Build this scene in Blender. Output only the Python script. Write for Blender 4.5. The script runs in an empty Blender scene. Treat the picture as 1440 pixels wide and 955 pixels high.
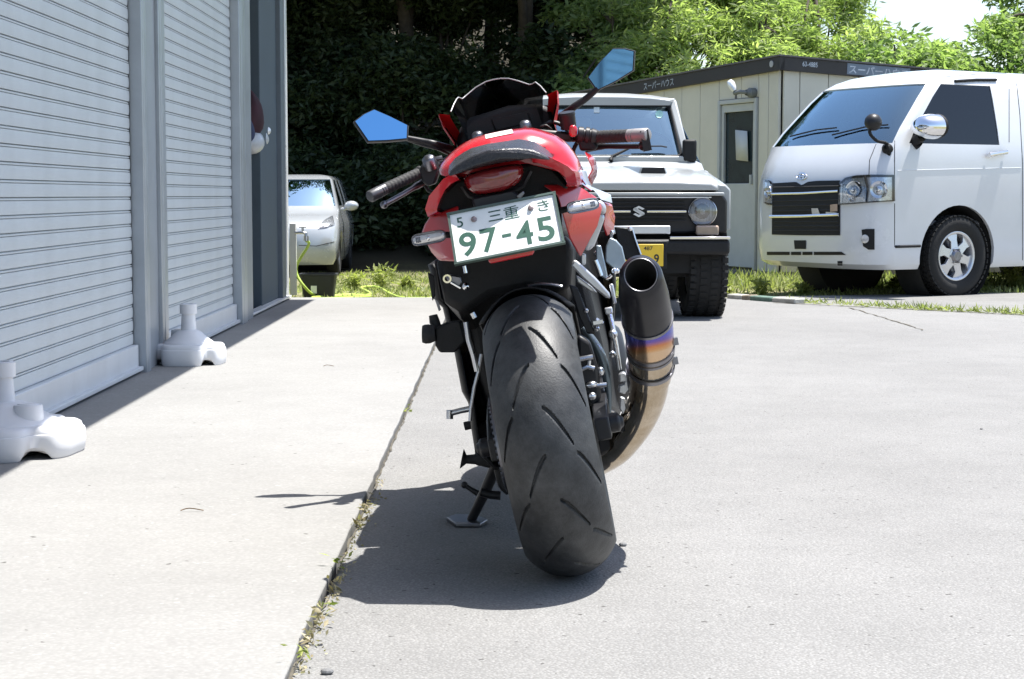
import bpy, bmesh, math, random
import numpy as np
from mathutils import Vector, Matrix
from mathutils.bvhtree import BVHTree
from mathutils.geometry import tessellate_polygon

random.seed(7)
rng = np.random.default_rng(11)
S = bpy.context.scene
COL = S.collection
rad = math.radians

# ------------------------------------------------------------------ camera
EYE = .84
PITCH = math.atan(203.5 / 2500)
YAW = math.atan(16 / 2500)
cam = bpy.data.cameras.new('camera')
cam.lens = 62.5
cam.sensor_width = 36
cam.clip_start = .05
cam.clip_end = 2000
co = bpy.data.objects.new('camera', cam)
co.location = (0, 0, EYE)
co.rotation_euler = (math.pi / 2 - PITCH, 0, -YAW)
COL.objects.link(co)
S.camera = co

# ------------------------------------------------------------------ daylight
SUN = Vector((.26, .125, 1)).normalized()          # towards the sun
w = bpy.data.worlds.new('World')
S.world = w
w.use_nodes = True
nt = w.node_tree
sky = nt.nodes.new('ShaderNodeTexSky')
sky.sky_type = 'NISHITA'
sky.sun_disc = False
sky.sun_elevation = math.asin(SUN.z)
sky.sun_rotation = math.atan2(SUN.x, SUN.y)
sky.air_density = 1.0
sky.dust_density = 1.6
bg = nt.nodes['Background']
bg.inputs['Strength'].default_value = .115
nt.links.new(sky.outputs[0], bg.inputs[0])
sl = bpy.data.lights.new('sun', 'SUN')
sl.energy = 4.6
sl.angle = rad(.5)
sl.color = (1, .97, .92)
so = bpy.data.objects.new('sun', sl)
so.rotation_euler = SUN.to_track_quat('Z', 'Y').to_euler()
so.location = (3, 3, 12)
COL.objects.link(so)
S.view_settings.view_transform = 'Standard'
S.view_settings.look = 'None'
S.view_settings.exposure = 1.22
S.view_settings.gamma = 1
S.cycles.max_bounces = 8
S.cycles.transparent_max_bounces = 16
S.cycles.caustics_reflective = False
S.cycles.caustics_refractive = False

# ------------------------------------------------------------------ photograph -> place
CAM = Vector((0, 0, EYE))
_fh = Vector((math.sin(YAW), math.cos(YAW), 0))
_R = Vector((math.cos(YAW), -math.sin(YAW), 0))
_F = _fh * math.cos(PITCH) - Vector((0, 0, math.sin(PITCH)))
_U = _fh * math.sin(PITCH) + Vector((0, 0, math.cos(PITCH)))

def ray(x, y):
    return _F * 2500 + _R * (x - 720) - _U * (y - 477.5)

def gnd(x, y, z=0):
    d = ray(x, y)
    return CAM + d * ((z - EYE) / d.z)

def atY(x, y, Y):
    d = ray(x, y)
    return CAM + d * (Y / d.y)

def atX(x, y, X):
    d = ray(x, y)
    return CAM + d * (X / d.x)

# ------------------------------------------------------------------ materials
def mat(name, col, rough=.5, metal=0, var=.12, vs=6, bump=0, bs=80, coat=0, spec=.5, col2=None, sheen=0):
    m = bpy.data.materials.new(name)
    m.use_nodes = True
    n, l = m.node_tree.nodes, m.node_tree.links
    b = n['Principled BSDF']
    tc = n.new('ShaderNodeTexCoord')
    no = n.new('ShaderNodeTexNoise')
    no.inputs['Scale'].default_value = vs
    no.inputs['Detail'].default_value = 8
    no.inputs['Roughness'].default_value = .65
    l.new(tc.outputs['Object'], no.inputs['Vector'])
    cr = n.new('ShaderNodeValToRGB')
    cr.color_ramp.elements[0].position = .3
    cr.color_ramp.elements[1].position = .7
    c = Vector(col)
    a = c * (1 - var)
    d = Vector(col2) if col2 else Vector([min(1, v * (1 + var)) for v in c])
    cr.color_ramp.elements[0].color = (*a, 1)
    cr.color_ramp.elements[1].color = (*d, 1)
    l.new(no.outputs['Fac'], cr.inputs['Fac'])
    l.new(cr.outputs['Color'], b.inputs['Base Color'])
    b.inputs['Metallic'].default_value = metal
    b.inputs['Specular IOR Level'].default_value = spec
    b.inputs['Coat Weight'].default_value = coat
    b.inputs['Coat Roughness'].default_value = .04
    mr = n.new('ShaderNodeMapRange')
    mr.inputs['To Min'].default_value = max(0, rough - .1 * min(1, rough * 3))
    mr.inputs['To Max'].default_value = min(1, rough + .1 * min(1, rough * 3))
    l.new(no.outputs['Fac'], mr.inputs['Value'])
    l.new(mr.outputs['Result'], b.inputs['Roughness'])
    if bump:
        n2 = n.new('ShaderNodeTexNoise')
        n2.inputs['Scale'].default_value = bs
        n2.inputs['Detail'].default_value = 4
        l.new(tc.outputs['Object'], n2.inputs['Vector'])
        bp = n.new('ShaderNodeBump')
        bp.inputs['Strength'].default_value = bump
        bp.inputs['Distance'].default_value = .01
        l.new(n2.outputs['Fac'], bp.inputs['Height'])
        l.new(bp.outputs['Normal'], b.inputs['Normal'])
    return m

def glass(name, tint, trans, rough=.02, spec_tint=None, gain=1.6, base=.02):
    """thin tinted pane: part see-through, part mirror by Fresnel"""
    m = bpy.data.materials.new(name)
    m.use_nodes = True
    n, l = m.node_tree.nodes, m.node_tree.links
    n.remove(n['Principled BSDF'])
    out = n['Material Output']
    tr = n.new('ShaderNodeBsdfTransparent')
    tr.inputs[0].default_value = (*[t * trans for t in tint], 1)
    gl = n.new('ShaderNodeBsdfGlossy')
    gl.inputs['Roughness'].default_value = rough
    gl.inputs['Color'].default_value = (*(spec_tint or (1, 1, 1)), 1)
    fr = n.new('ShaderNodeFresnel')
    fr.inputs[0].default_value = 1.55
    mx = n.new('ShaderNodeMixShader')
    mul = n.new('ShaderNodeMath')
    mul.operation = 'MULTIPLY_ADD'
    mul.inputs[1].default_value = gain
    mul.inputs[2].default_value = base
    mul.use_clamp = True
    l.new(fr.outputs[0], mul.inputs[0])
    l.new(mul.outputs[0], mx.inputs[0])
    l.new(tr.outputs[0], mx.inputs[1])
    l.new(gl.outputs[0], mx.inputs[2])
    l.new(mx.outputs[0], out.inputs[0])
    return m

def leafmat(name, c1, c2, trl=.45, scale=1.2):
    m = bpy.data.materials.new(name)
    m.use_nodes = True
    n, l = m.node_tree.nodes, m.node_tree.links
    n.remove(n['Principled BSDF'])
    out = n['Material Output']
    at = n.new('ShaderNodeAttribute')
    at.attribute_name = 'tone'
    cr = n.new('ShaderNodeValToRGB')
    cr.color_ramp.elements[0].color = (*c1, 1)
    cr.color_ramp.elements[1].color = (*c2, 1)
    l.new(at.outputs['Fac'], cr.inputs[0])
    pb = n.new('ShaderNodeBsdfPrincipled')
    pb.inputs['Roughness'].default_value = .5
    pb.inputs['Specular IOR Level'].default_value = .35
    l.new(cr.outputs[0], pb.inputs['Base Color'])
    tl = n.new('ShaderNodeBsdfTranslucent')
    g = n.new('ShaderNodeMix')
    g.data_type = 'RGBA'
    g.blend_type = 'MULTIPLY'
    g.inputs[0].default_value = 1
    g.inputs[7].default_value = (1.1, 1.25, .65, 1)
    l.new(cr.outputs[0], g.inputs[6])
    l.new(g.outputs[2], tl.inputs[0])
    mx = n.new('ShaderNodeMixShader')
    mx.inputs[0].default_value = trl
    l.new(pb.outputs[0], mx.inputs[1])
    l.new(tl.outputs[0], mx.inputs[2])
    l.new(mx.outputs[0], out.inputs[0])
    return m

def ground_mat(name, cA, cB, fine, speck, specks=(.35, .6), bump=.35, stain=.12, stain_scale=.35, rough=.9, grain=((1.04,) * 3, (.90,) * 3)):
    """aggregate surface: broad stains, mid mottling, stone grains and dark specks"""
    m = bpy.data.materials.new(name)
    m.use_nodes = True
    n, l = m.node_tree.nodes, m.node_tree.links
    b = n['Principled BSDF']
    b.inputs['Roughness'].default_value = rough
    b.inputs['Specular IOR Level'].default_value = .25
    tc = n.new('ShaderNodeTexCoord')
    def noise(scale, det=6, r=.6):
        x = n.new('ShaderNodeTexNoise')
        x.inputs['Scale'].default_value = scale
        x.inputs['Detail'].default_value = det
        x.inputs['Roughness'].default_value = r
        l.new(tc.outputs['Object'], x.inputs['Vector'])
        return x
    def ramp(src, p0, p1, c0, c1):
        r = n.new('ShaderNodeValToRGB')
        r.color_ramp.elements[0].position = p0
        r.color_ramp.elements[1].position = p1
        r.color_ramp.elements[0].color = (*c0, 1)
        r.color_ramp.elements[1].color = (*c1, 1)
        l.new(src, r.inputs[0])
        return r
    def mul(a, bb):
        x = n.new('ShaderNodeMix')
        x.data_type = 'RGBA'
        x.blend_type = 'MULTIPLY'
        x.inputs[0].default_value = 1
        l.new(a, x.inputs[6])
        l.new(bb, x.inputs[7])
        return x.outputs[2]
    base = ramp(noise(fine).outputs['Fac'], .3, .7, cA, cB)
    s1 = ramp(noise(stain_scale, 5, .7).outputs['Fac'], .35, .6, (1 - stain,) * 3, (1, 1, 1))
    s2 = ramp(noise(4.5, 6, .7).outputs['Fac'], .3, .65, (1 - stain * .7,) * 3, (1, 1, 1))
    vo = n.new('ShaderNodeTexVoronoi')
    vo.inputs['Scale'].default_value = fine * 1.3
    l.new(tc.outputs['Object'], vo.inputs['Vector'])
    gr = ramp(vo.outputs['Distance'], .05, .55, grain[0], grain[1])
    sp = ramp(noise(speck, 2, .5).outputs['Fac'], specks[0] - .04, specks[0], (.35, .34, .33), (1, 1, 1))
    fl = ramp(noise(speck * 1.7, 2, .5).outputs['Fac'], .68, .72, (1, 1, 1), (1.25, 1.25, 1.25))
    c = mul(mul(mul(mul(mul(base.outputs[0], fl.outputs[0]), s1.outputs[0]), s2.outputs[0]), gr.outputs[0]), sp.outputs[0])
    l.new(c, b.inputs['Base Color'])
    bp = n.new('ShaderNodeBump')
    bp.inputs['Strength'].default_value = bump
    bp.inputs['Distance'].default_value = .004
    l.new(vo.outputs['Distance'], bp.inputs['Height'])
    l.new(bp.outputs['Normal'], b.inputs['Normal'])
    return m

M = dict(
    red=mat('red_paint', (.50, .012, .022), .22, var=.06, coat=.8, spec=.5),
    red_shaded=mat('red_cowl_shaded', (.40, .014, .02), .5, var=.08, spec=.2),  # duller, darker copy of the red paint for the shaded cowl
    red_dull=mat('red_plastic', (.42, .02, .025), .3, var=.08, coat=.3),
    lens_red=mat('red_lens', (.17, .008, .010), .15, var=.3, vs=40, coat=1),
    black=mat('black_plastic', (.012, .012, .013), .5, var=.3, vs=14, bump=.15, bs=240, spec=.28),
    satin=mat('satin_black', (.018, .018, .020), .42, var=.25, vs=12, spec=.32),
    pad=mat('black_vinyl', (.026, .026, .030), .27, var=.15, vs=20, bump=.25, bs=300),
    rubber=mat('rubber', (.022, .022, .023), .75, var=.2, vs=10, bump=.2, bs=160),
    carbon=mat('dark_muffler', (.012, .012, .016), .32, var=.15, vs=18, coat=.1, spec=.35),
    hole=mat('dark_inside', (.008, .008, .008), .9, var=.1),
    alu=mat('brushed_aluminium', (.62, .63, .65), .3, metal=1, var=.12, vs=22),
    silver=mat('silver_paint', (.58, .59, .61), .32, metal=.6, var=.06, vs=15, coat=.4),
    steel=mat('dark_steel', (.22, .22, .24), .35, metal=1, var=.2, vs=30),
    bluesteel=mat('blue_grey_plate', (.36, .42, .46), .4, metal=.55, var=.12, vs=14),
    gold=mat('titanium_pipe', (.44, .34, .22), .11, metal=1, var=.2, vs=14, col2=(.56, .48, .38)),
    chrome=mat('chrome', (.8, .8, .82), .06, metal=1, var=.03),
    blue_mirror=mat('blue_mirror_glass', (.24, .52, .80), .03, metal=1, var=.02),
    clearlens=mat('clear_lens', (.60, .60, .62), .16, metal=.35, var=.12, vs=60, coat=1),
    white=mat('white_print', (.8, .8, .8), .4, var=.03),
    decal=mat('pale_decal', (.74, .70, .66), .35, var=.05),
    stripe=mat('silver_blue_decal', (.50, .56, .66), .3, var=.08, coat=.5),
    plate=mat('plate_white', (.78, .80, .78), .4, var=.03, vs=15),
    plate_green=mat('plate_green', (.012, .075, .050), .5, var=.08),
    plate_yellow=mat('plate_yellow', (.78, .52, .03), .4, var=.04),
    ink=mat('black_ink', (.02, .02, .02), .5, var=.1),
    tyre=None,
)

# ------------------------------------------------------------------ mesh helpers
def finish(o, smooth=35):
    me = o.data
    if smooth:
        for p in me.polygons:
            p.use_smooth = True
        if smooth < 180:
            me.set_sharp_from_angle(angle=rad(smooth))

def raw(name, vs, fs, m, parent=None, smooth=35):
    me = bpy.data.meshes.new(name)
    me.from_pydata([tuple(v) for v in vs], [], fs)
    me.update()
    o = bpy.data.objects.new(name, me)
    COL.objects.link(o)
    if m:
        me.materials.append(m)
    if parent:
        o.parent = parent
    finish(o, smooth)
    return o

class MB:
    def __init__(self):
        self.v, self.f = [], []
    def add(self, vs, fs):
        k = len(self.v)
        self.v += [Vector(x) for x in vs]
        self.f += [[i + k for i in f] for f in fs]
        return self
    def box(self, c, s, R=None):
        c = Vector(c)
        q = []
        for z in (-1, 1):
            for x, y in ((-1, -1), (1, -1), (1, 1), (-1, 1)):
                p = Vector((x * s[0] / 2, y * s[1] / 2, z * s[2] / 2))
                q.append(c + (R @ p if R else p))
        return self.add(q, [(3, 2, 1, 0), (4, 5, 6, 7), (0, 1, 5, 4), (1, 2, 6, 5), (2, 3, 7, 6), (3, 0, 4, 7)])
    def bar(self, a, b, wid, thick, up=(0, 0, 1)):
        a, b = Vector(a), Vector(b)
        d = (b - a)
        L = d.length
        d = d / L
        s = d.cross(Vector(up)).normalized()
        n = s.cross(d)
        R = Matrix((s, d, n)).transposed()
        return self.box((a + b) / 2, (wid, L, thick), R)
    def tube(self, pts, r, seg=10, cap=True):
        pts = [Vector(p) for p in pts]
        n = len(pts)
        rs = r if isinstance(r, (list, tuple)) else [r] * n
        vs, fs = [], []
        t0 = (pts[1] - pts[0]).normalized()
        up = Vector((0, 0, 1)) if abs(t0.z) < .9 else Vector((1, 0, 0))
        s = t0.cross(up).normalized()
        for i, p in enumerate(pts):
            t = (pts[min(i + 1, n - 1)] - pts[max(i - 1, 0)]).normalized()
            s = (s - t * s.dot(t)).normalized()
            q = t.cross(s)
            for k in range(seg):
                a = 2 * math.pi * k / seg
                vs.append(p + (s * math.cos(a) + q * math.sin(a)) * rs[i])
        for i in range(n - 1):
            for k in range(seg):
                k2 = (k + 1) % seg
                fs.append((i * seg + k, i * seg + k2, (i + 1) * seg + k2, (i + 1) * seg + k))
        if cap:
            fs.append(tuple(range(seg - 1, -1, -1)))
            fs.append(tuple((n - 1) * seg + k for k in range(seg)))
        return self.add(vs, fs)
    def lathe(self, prof, c=(0, 0, 0), axis=(1, 0, 0), seg=32, closed=False):
        """prof: (along axis, radius)"""
        c, ax = Vector(c), Vector(axis).normalized()
        up = Vector((0, 0, 1)) if abs(ax.z) < .9 else Vector((0, 1, 0))
        s = ax.cross(up).normalized()
        q = ax.cross(s)
        vs, fs = [], []
        for a, r in prof:
            for k in range(seg):
                t = 2 * math.pi * k / seg
                vs.append(c + ax * a + (s * math.cos(t) + q * math.sin(t)) * max(r, 1e-5))
        n = len(prof)
        for i in range(n if closed else n - 1):
            j = (i + 1) % n
            for k in range(seg):
                k2 = (k + 1) % seg
                fs.append((i * seg + k, j * seg + k, j * seg + k2, i * seg + k2))
        return self.add(vs, fs)
    def loft(self, loops, cap=True):
        n = len(loops[0])
        vs = [p for L in loops for p in L]
        fs = []
        for i in range(len(loops) - 1):
            for k in range(n):
                k2 = (k + 1) % n
                fs.append((i * n + k, i * n + k2, (i + 1) * n + k2, (i + 1) * n + k))
        if cap:
            fs.append(tuple(range(n - 1, -1, -1)))
            fs.append(tuple((len(loops) - 1) * n + k for k in range(n)))
        return self.add(vs, fs)
    def prism(self, poly, off):
        off = Vector(off)
        poly = [Vector(p) for p in poly]
        return self.loft([poly, [p + off for p in poly]])
    def grid(self, rows):
        n = len(rows[0])
        vs = [p for r in rows for p in r]
        fs = []
        for i in range(len(rows) - 1):
            for k in range(n - 1):
                fs.append((i * n + k, i * n + k + 1, (i + 1) * n + k + 1, (i + 1) * n + k))
        return self.add(vs, fs)
    def ball(self, c, r, seg=12, rings=8):
        rx, ry, rz = r if isinstance(r, (tuple, list)) else (r, r, r)
        vs, fs = [], []
        c = Vector(c)
        for i in range(rings + 1):
            a = math.pi * i / rings
            for k in range(seg):
                t = 2 * math.pi * k / seg
                vs.append(c + Vector((rx * math.sin(a) * math.cos(t), ry * math.sin(a) * math.sin(t), rz * math.cos(a))))
        for i in range(rings):
            for k in range(seg):
                k2 = (k + 1) % seg
                fs.append((i * seg + k, (i + 1) * seg + k, (i + 1) * seg + k2, i * seg + k2))
        return self.add(vs, fs)
    def build(self, name, m, parent=None, smooth=35, bevel=0, seg=2, sub=0, solid=0, fix=True):
        o = raw(name, self.v, self.f, m, parent, 0)
        if fix:
            bm = bmesh.new()
            bm.from_mesh(o.data)
            bmesh.ops.remove_doubles(bm, verts=bm.verts, dist=1e-5)
            bmesh.ops.recalc_face_normals(bm, faces=bm.faces)
            bm.to_mesh(o.data)
            bm.free()
        finish(o, smooth)
        if solid:
            x = o.modifiers.new('thickness', 'SOLIDIFY')
            x.thickness = solid
            x.offset = 0
        if bevel:
            x = o.modifiers.new('bevel', 'BEVEL')
            x.width = bevel
            x.segments = seg
            x.limit_method = 'ANGLE'
            x.angle_limit = rad(38)
            x.harden_normals = False
            x.use_clamp_overlap = True
        if sub:
            x = o.modifiers.new('smooth', 'SUBSURF')
            x.levels = x.render_levels = sub
        return o

def thing(name, label, cat, loc=(0, 0, 0), rz=0, group=None, M4=None):
    o = bpy.data.objects.new(name, None)
    o.empty_display_size = .1
    COL.objects.link(o)
    if M4:
        o.matrix_world = M4
    else:
        o.location = loc
        o.rotation_euler = (0, 0, rz)
    return tag(o, label, cat, group)

def tag(o, label=None, cat=None, group=None, kind=None):
    if label: o['label'] = label
    if cat: o['category'] = cat
    if group: o['group'] = group
    if kind: o['kind'] = kind
    return o

def copy_part(o, parent, loc=None, M4=None):
    c = o.copy()
    COL.objects.link(c)
    c.parent = parent
    if loc is not None:
        c.location = loc
    if M4 is not None:
        c.matrix_local = M4
    return c

def text_mesh(body, size, bold=0, depth=0):
    cu = bpy.data.curves.new('lettering', 'FONT')
    cu.body = body
    cu.size = size
    cu.align_x = 'CENTER'
    cu.align_y = 'CENTER'
    cu.offset = bold
    cu.extrude = depth
    cu.resolution_u = 4
    o = bpy.data.objects.new('lettering', cu)
    COL.objects.link(o)
    dg = bpy.context.evaluated_depsgraph_get()
    me = bpy.data.meshes.new_from_object(o.evaluated_get(dg))
    bpy.data.objects.remove(o)
    bpy.data.curves.remove(cu)
    vs = [v.co.copy() for v in me.vertices]
    fs = [tuple(p.vertices) for p in me.polygons]
    bpy.data.meshes.remove(me)
    # centre on the drawn shape, not the font box
    xs = [v.x for v in vs]; ys = [v.y for v in vs]
    c = Vector(((min(xs) + max(xs)) / 2, (min(ys) + max(ys)) / 2, 0))
    ext = (max(xs) - min(xs), max(ys) - min(ys))
    return [v - c for v in vs], fs, ext

def letters(mb, body, F, x, y, height, width=None, bold=0, lift=.0012):
    """F: 4x4 frame of the sign; text centred on (x, y) scaled to the given height (and width)"""
    vs, fs, e = text_mesh(body, 1, bold)
    sy = height / e[1] if e[1] > .2 else height
    sx = width / e[0] if width else sy
    mb.add([F @ Vector((v.x * sx + x, v.y * sy + y, lift)) for v in vs], fs)

def cr(pts, n=6, closed=False):
    """Catmull-Rom through the points"""
    P = [Vector(p) for p in pts]
    out = []
    N = len(P)
    for i in range(N if closed else N - 1):
        if closed:
            a, b, c, d = P[i - 1], P[i], P[(i + 1) % N], P[(i + 2) % N]
        else:
            a, b, c, d = P[max(i - 1, 0)], P[i], P[i + 1], P[min(i + 2, N - 1)]
        for k in range(n):
            t = k / n
            out.append(.5 * ((2 * b) + (c - a) * t + (2 * a - 5 * b + 4 * c - d) * t * t + (3 * b - a - 3 * c + d) * t ** 3))
    if not closed:
        out.append(P[-1])
    return out

def bvh_of(o):
    dg = bpy.context.evaluated_depsgraph_get()
    return BVHTree.FromObject(o, dg)

def leaves(name, pts, L, W, m, parent=None, droop=.35, tone=None, seed=1, kind=None):
    """thousands of small folded leaf faces, one mesh; pts is an (n,3) array"""
    g = np.random.default_rng(seed)
    n = len(pts)
    d = g.normal(size=(n, 3))
    d[:, 2] = d[:, 2] * .6 - droop
    d /= np.linalg.norm(d, axis=1)[:, None]
    u = g.normal(size=(n, 3))
    u[:, 2] += .8
    s = np.cross(d, u)
    s /= np.linalg.norm(s, axis=1)[:, None] + 1e-9
    nn = np.cross(s, d)
    sc = g.uniform(.6, 1.35, n)[:, None]
    l = L * sc
    wd = W * sc * .5
    base = pts
    mid = base + d * l * .45
    v = np.empty((n, 4, 3), np.float32)
    v[:, 0] = base
    v[:, 1] = mid + s * wd + nn * wd * .35
    v[:, 2] = base + d * l
    v[:, 3] = mid - s * wd + nn * wd * .35
    me = bpy.data.meshes.new(name)
    me.vertices.add(n * 4)
    me.vertices.foreach_set('co', v.reshape(-1))
    idx = np.arange(n)[:, None] * 4
    tri = np.concatenate([idx + 0, idx + 1, idx + 2, idx + 0, idx + 2, idx + 3], axis=1).astype(np.int32)
    me.loops.add(n * 6)
    me.loops.foreach_set('vertex_index', tri.reshape(-1))
    me.polygons.add(n * 2)
    me.polygons.foreach_set('loop_start', np.arange(0, n * 6, 3, dtype=np.int32))
    me.polygons.foreach_set('loop_total', np.full(n * 2, 3, np.int32))
    me.update(calc_edges=True)
    at = me.attributes.new('tone', 'FLOAT', 'POINT')
    t = g.random(n) if tone is None else np.clip(tone + g.normal(size=n) * .18, 0, 1)
    at.data.foreach_set('value', np.repeat(t, 4).astype(np.float32))
    me.materials.append(m)
    me.validate()
    o = bpy.data.objects.new(name, me)
    COL.objects.link(o)
    o.parent = parent
    if kind: o['kind'] = kind
    return o
# ================================================================== THE SETTING
g_asphalt = ground_mat('asphalt_aged', (.236, .233, .227), (.294, .291, .283), 120, 46, (.31, .6), bump=.5, stain=.14, stain_scale=.35, grain=((1.12,) * 3, (.76,) * 3))
g_conc = ground_mat('concrete_pale', (.262, .258, .248), (.298, .294, .283), 70, 30, (.27, .6), bump=.15, stain=.10, stain_scale=.6)
g_pad = ground_mat('concrete_pad', (.20, .198, .19), (.25, .246, .236), 80, 34, (.3, .6), bump=.25, stain=.16, stain_scale=.8)
g_soil = ground_mat('soil_and_moss', (.17, .165, .08), (.32, .30, .15), 9, 5, (.3, .6), bump=.6, stain=.4, stain_scale=.4)

SLAB_X = -.376
XW = -1.722
END_Y = gnd(420, 420).y            # far end of the apron
ss = lambda t: max(0, min(1, t)) ** 2 * (3 - 2 * max(0, min(1, t)))

def terrain(x, y):
    z = -.05
    left = 1 - ss((x + .6) / 1.2)
    z -= .31 * ss((y - END_Y - .3) / 9) * left
    if y > 29:
        z += (y - 29) * .34 * (1 - ss((x - 1) / 7)) + (y - 29) * .04
    return z + (.02 * math.sin(x * 1.7) * math.sin(y * 1.3) if y > END_Y + .5 else 0) - .0

def axis_steps(lo, a, b, hi, fine, coarse):
    out = list(np.arange(a, b, fine))
    v, s = b, fine
    while v < hi:
        out.append(v); s *= coarse; v += s
    v, s = a - fine, fine
    pre = []
    while v > lo:
        pre.append(v); s *= coarse; v -= s
    return pre[::-1] + out + [hi]

xs = axis_steps(-500, -12, 18, 500, .5, 1.45)
ys = axis_steps(-200, -4, 50, 900, .5, 1.45)
gb = MB()
gb.grid([[Vector((x, y, terrain(x, min(y, 58)))) for x in xs] for y in ys])
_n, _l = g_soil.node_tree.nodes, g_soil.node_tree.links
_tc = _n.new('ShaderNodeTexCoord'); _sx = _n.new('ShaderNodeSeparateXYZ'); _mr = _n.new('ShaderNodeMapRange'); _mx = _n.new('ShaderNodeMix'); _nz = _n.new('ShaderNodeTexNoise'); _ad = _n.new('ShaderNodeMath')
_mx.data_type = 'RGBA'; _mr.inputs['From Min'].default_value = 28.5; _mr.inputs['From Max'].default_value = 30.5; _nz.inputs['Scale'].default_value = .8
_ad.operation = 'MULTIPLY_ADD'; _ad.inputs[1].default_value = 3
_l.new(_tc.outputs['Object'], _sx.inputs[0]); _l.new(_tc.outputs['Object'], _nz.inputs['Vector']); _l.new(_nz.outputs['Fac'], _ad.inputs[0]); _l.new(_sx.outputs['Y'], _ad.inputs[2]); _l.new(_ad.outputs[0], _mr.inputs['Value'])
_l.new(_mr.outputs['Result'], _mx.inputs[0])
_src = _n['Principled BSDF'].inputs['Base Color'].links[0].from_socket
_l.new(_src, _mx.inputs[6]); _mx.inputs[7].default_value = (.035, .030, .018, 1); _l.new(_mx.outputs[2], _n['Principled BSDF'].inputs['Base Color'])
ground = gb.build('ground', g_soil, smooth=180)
tag(ground, kind='structure')

def sheet(name, poly, z, thick, m, bevel=0):
    b = MB()
    b.prism([(p[0], p[1], z - thick) for p in poly], (0, 0, thick))
    o = b.build(name, m, bevel=bevel, smooth=30)
    return tag(o, kind='structure')

# parking lot: front edge left is the apron, back edge is the grass
far = END_Y
kx = gnd(1040, 417).x
pe = [gnd(1088, 424), gnd(1200, 431), gnd(1330, 437.5), gnd(1440, 443), gnd(1700, 455)]
lot_poly = [(SLAB_X + .012, -8), (14, -8)] + [(p.x, p.y) for p in pe[::-1]] + [(kx, far + .12), (SLAB_X + .012, far + .05)]
# jagged rim along the far grass and the pad
lot = sheet('parking_lot', lot_poly, 0, .03, g_asphalt)
# apron in front of the shutters, with a slightly broken edge
rnd = random.Random(3)
edge = []
y = -8.0
while y < far:
    edge.append((SLAB_X + rnd.uniform(-.0025, .0025), y))
    y += rnd.uniform(.06, .16)
apron = sheet('concrete_apron', [(-7.5, -8)] + edge + [(SLAB_X, far), (-7.5, far)], .010, .04, g_conc, bevel=.004)
pad_front = [(p.x + .012, p.y + .035) for p in pe]
pad = sheet('parking_pad', [pad_front[0]] + pad_front[1:] + [(14, 16.6), (8, 16.4), (5.2, 15.9), (kx + .3, 15.1), (pad_front[0][0] - .1, far + .25)], -.022, .05, g_pad, bevel=.01)

# dark dirt joint between apron and lot, and the forked crack by the van
dirt = mat('joint_dirt', (.09, .08, .06), .95, var=.4, vs=30, bump=.4, bs=90)
def strip(name, path, wid, z, m, seed=1):
    r = random.Random(seed)
    L, Rr = [], []
    for i, p in enumerate(path):
        q = path[min(i + 1, len(path) - 1)]
        o_ = path[max(i - 1, 0)]
        d = Vector((q[0] - o_[0], q[1] - o_[1])).normalized()
        n_ = Vector((-d.y, d.x))
        a, b_ = wid * r.uniform(.2, 1), wid * r.uniform(.2, 1)
        L.append(Vector((p[0] + n_.x * a, p[1] + n_.y * a, z)))
        Rr.append(Vector((p[0] - n_.x * b_, p[1] - n_.y * b_, z)))
    b = MB()
    b.grid([L, Rr])
    return tag(b.build(name, m, smooth=0), kind='structure')
path = []
y = .8
while y < far:
    path.append((SLAB_X + .012 + rnd.uniform(-.004, .006), y))
    y += rnd.uniform(.03, .08)
strip('pavement_joint', path, .004, .0035, dirt, 2)
def wiggle(a, b, n, amp, seed):
    r = random.Random(seed)
    a, b = Vector(a), Vector(b)
    return [tuple((a + (b - a) * (i / n) + Vector((r.uniform(-amp, amp), r.uniform(-amp, amp), 0)))[:2]) for i in range(n + 1)]
strip('pavement_crack', wiggle(gnd(1195, 433), gnd(1300, 465), 24, .012, 4), .010, .0036, dirt, 5)
strip('pavement_crack', wiggle(gnd(1088, 426), gnd(1330, 438), 40, .012, 6), .022, .0037, dirt, 6)
strip('pavement_crack', wiggle(gnd(1330, 438), gnd(1460, 444.5), 30, .012, 7), .018, .0037, dirt, 8)

# kerb stones at the corner of the pad
kerb = tag(bpy.data.objects.new('kerb', None), kind='structure')
COL.objects.link(kerb)
k_moss = mat('mossy_kerb', (.10, .16, .13), .9, var=.35, vs=14, bump=.4)
k_brown = mat('brown_kerb', (.24, .20, .15), .9, var=.3, vs=14, bump=.4)
k_grey = mat('grey_kerb', (.36, .35, .32), .9, var=.25, vs=14, bump=.4)
a = gnd(1030, 420); b2 = gnd(1128, 428)
kd = (b2 - a)
cuts = [0, .22, .34, .66, 1]
for i in range(4):
    p0 = a + kd * (cuts[i] + .008); p1 = a + kd * (cuts[i + 1] - .008)
    kb = MB()
    kb.bar(p0 + Vector((0, .06, .0)), p1 + Vector((0, .06, .0 + (i % 2) * .005)), .11, .075)
    kb.build('kerb_stone', [k_grey, k_brown, k_moss, k_grey][i], kerb, bevel=.012)

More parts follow.
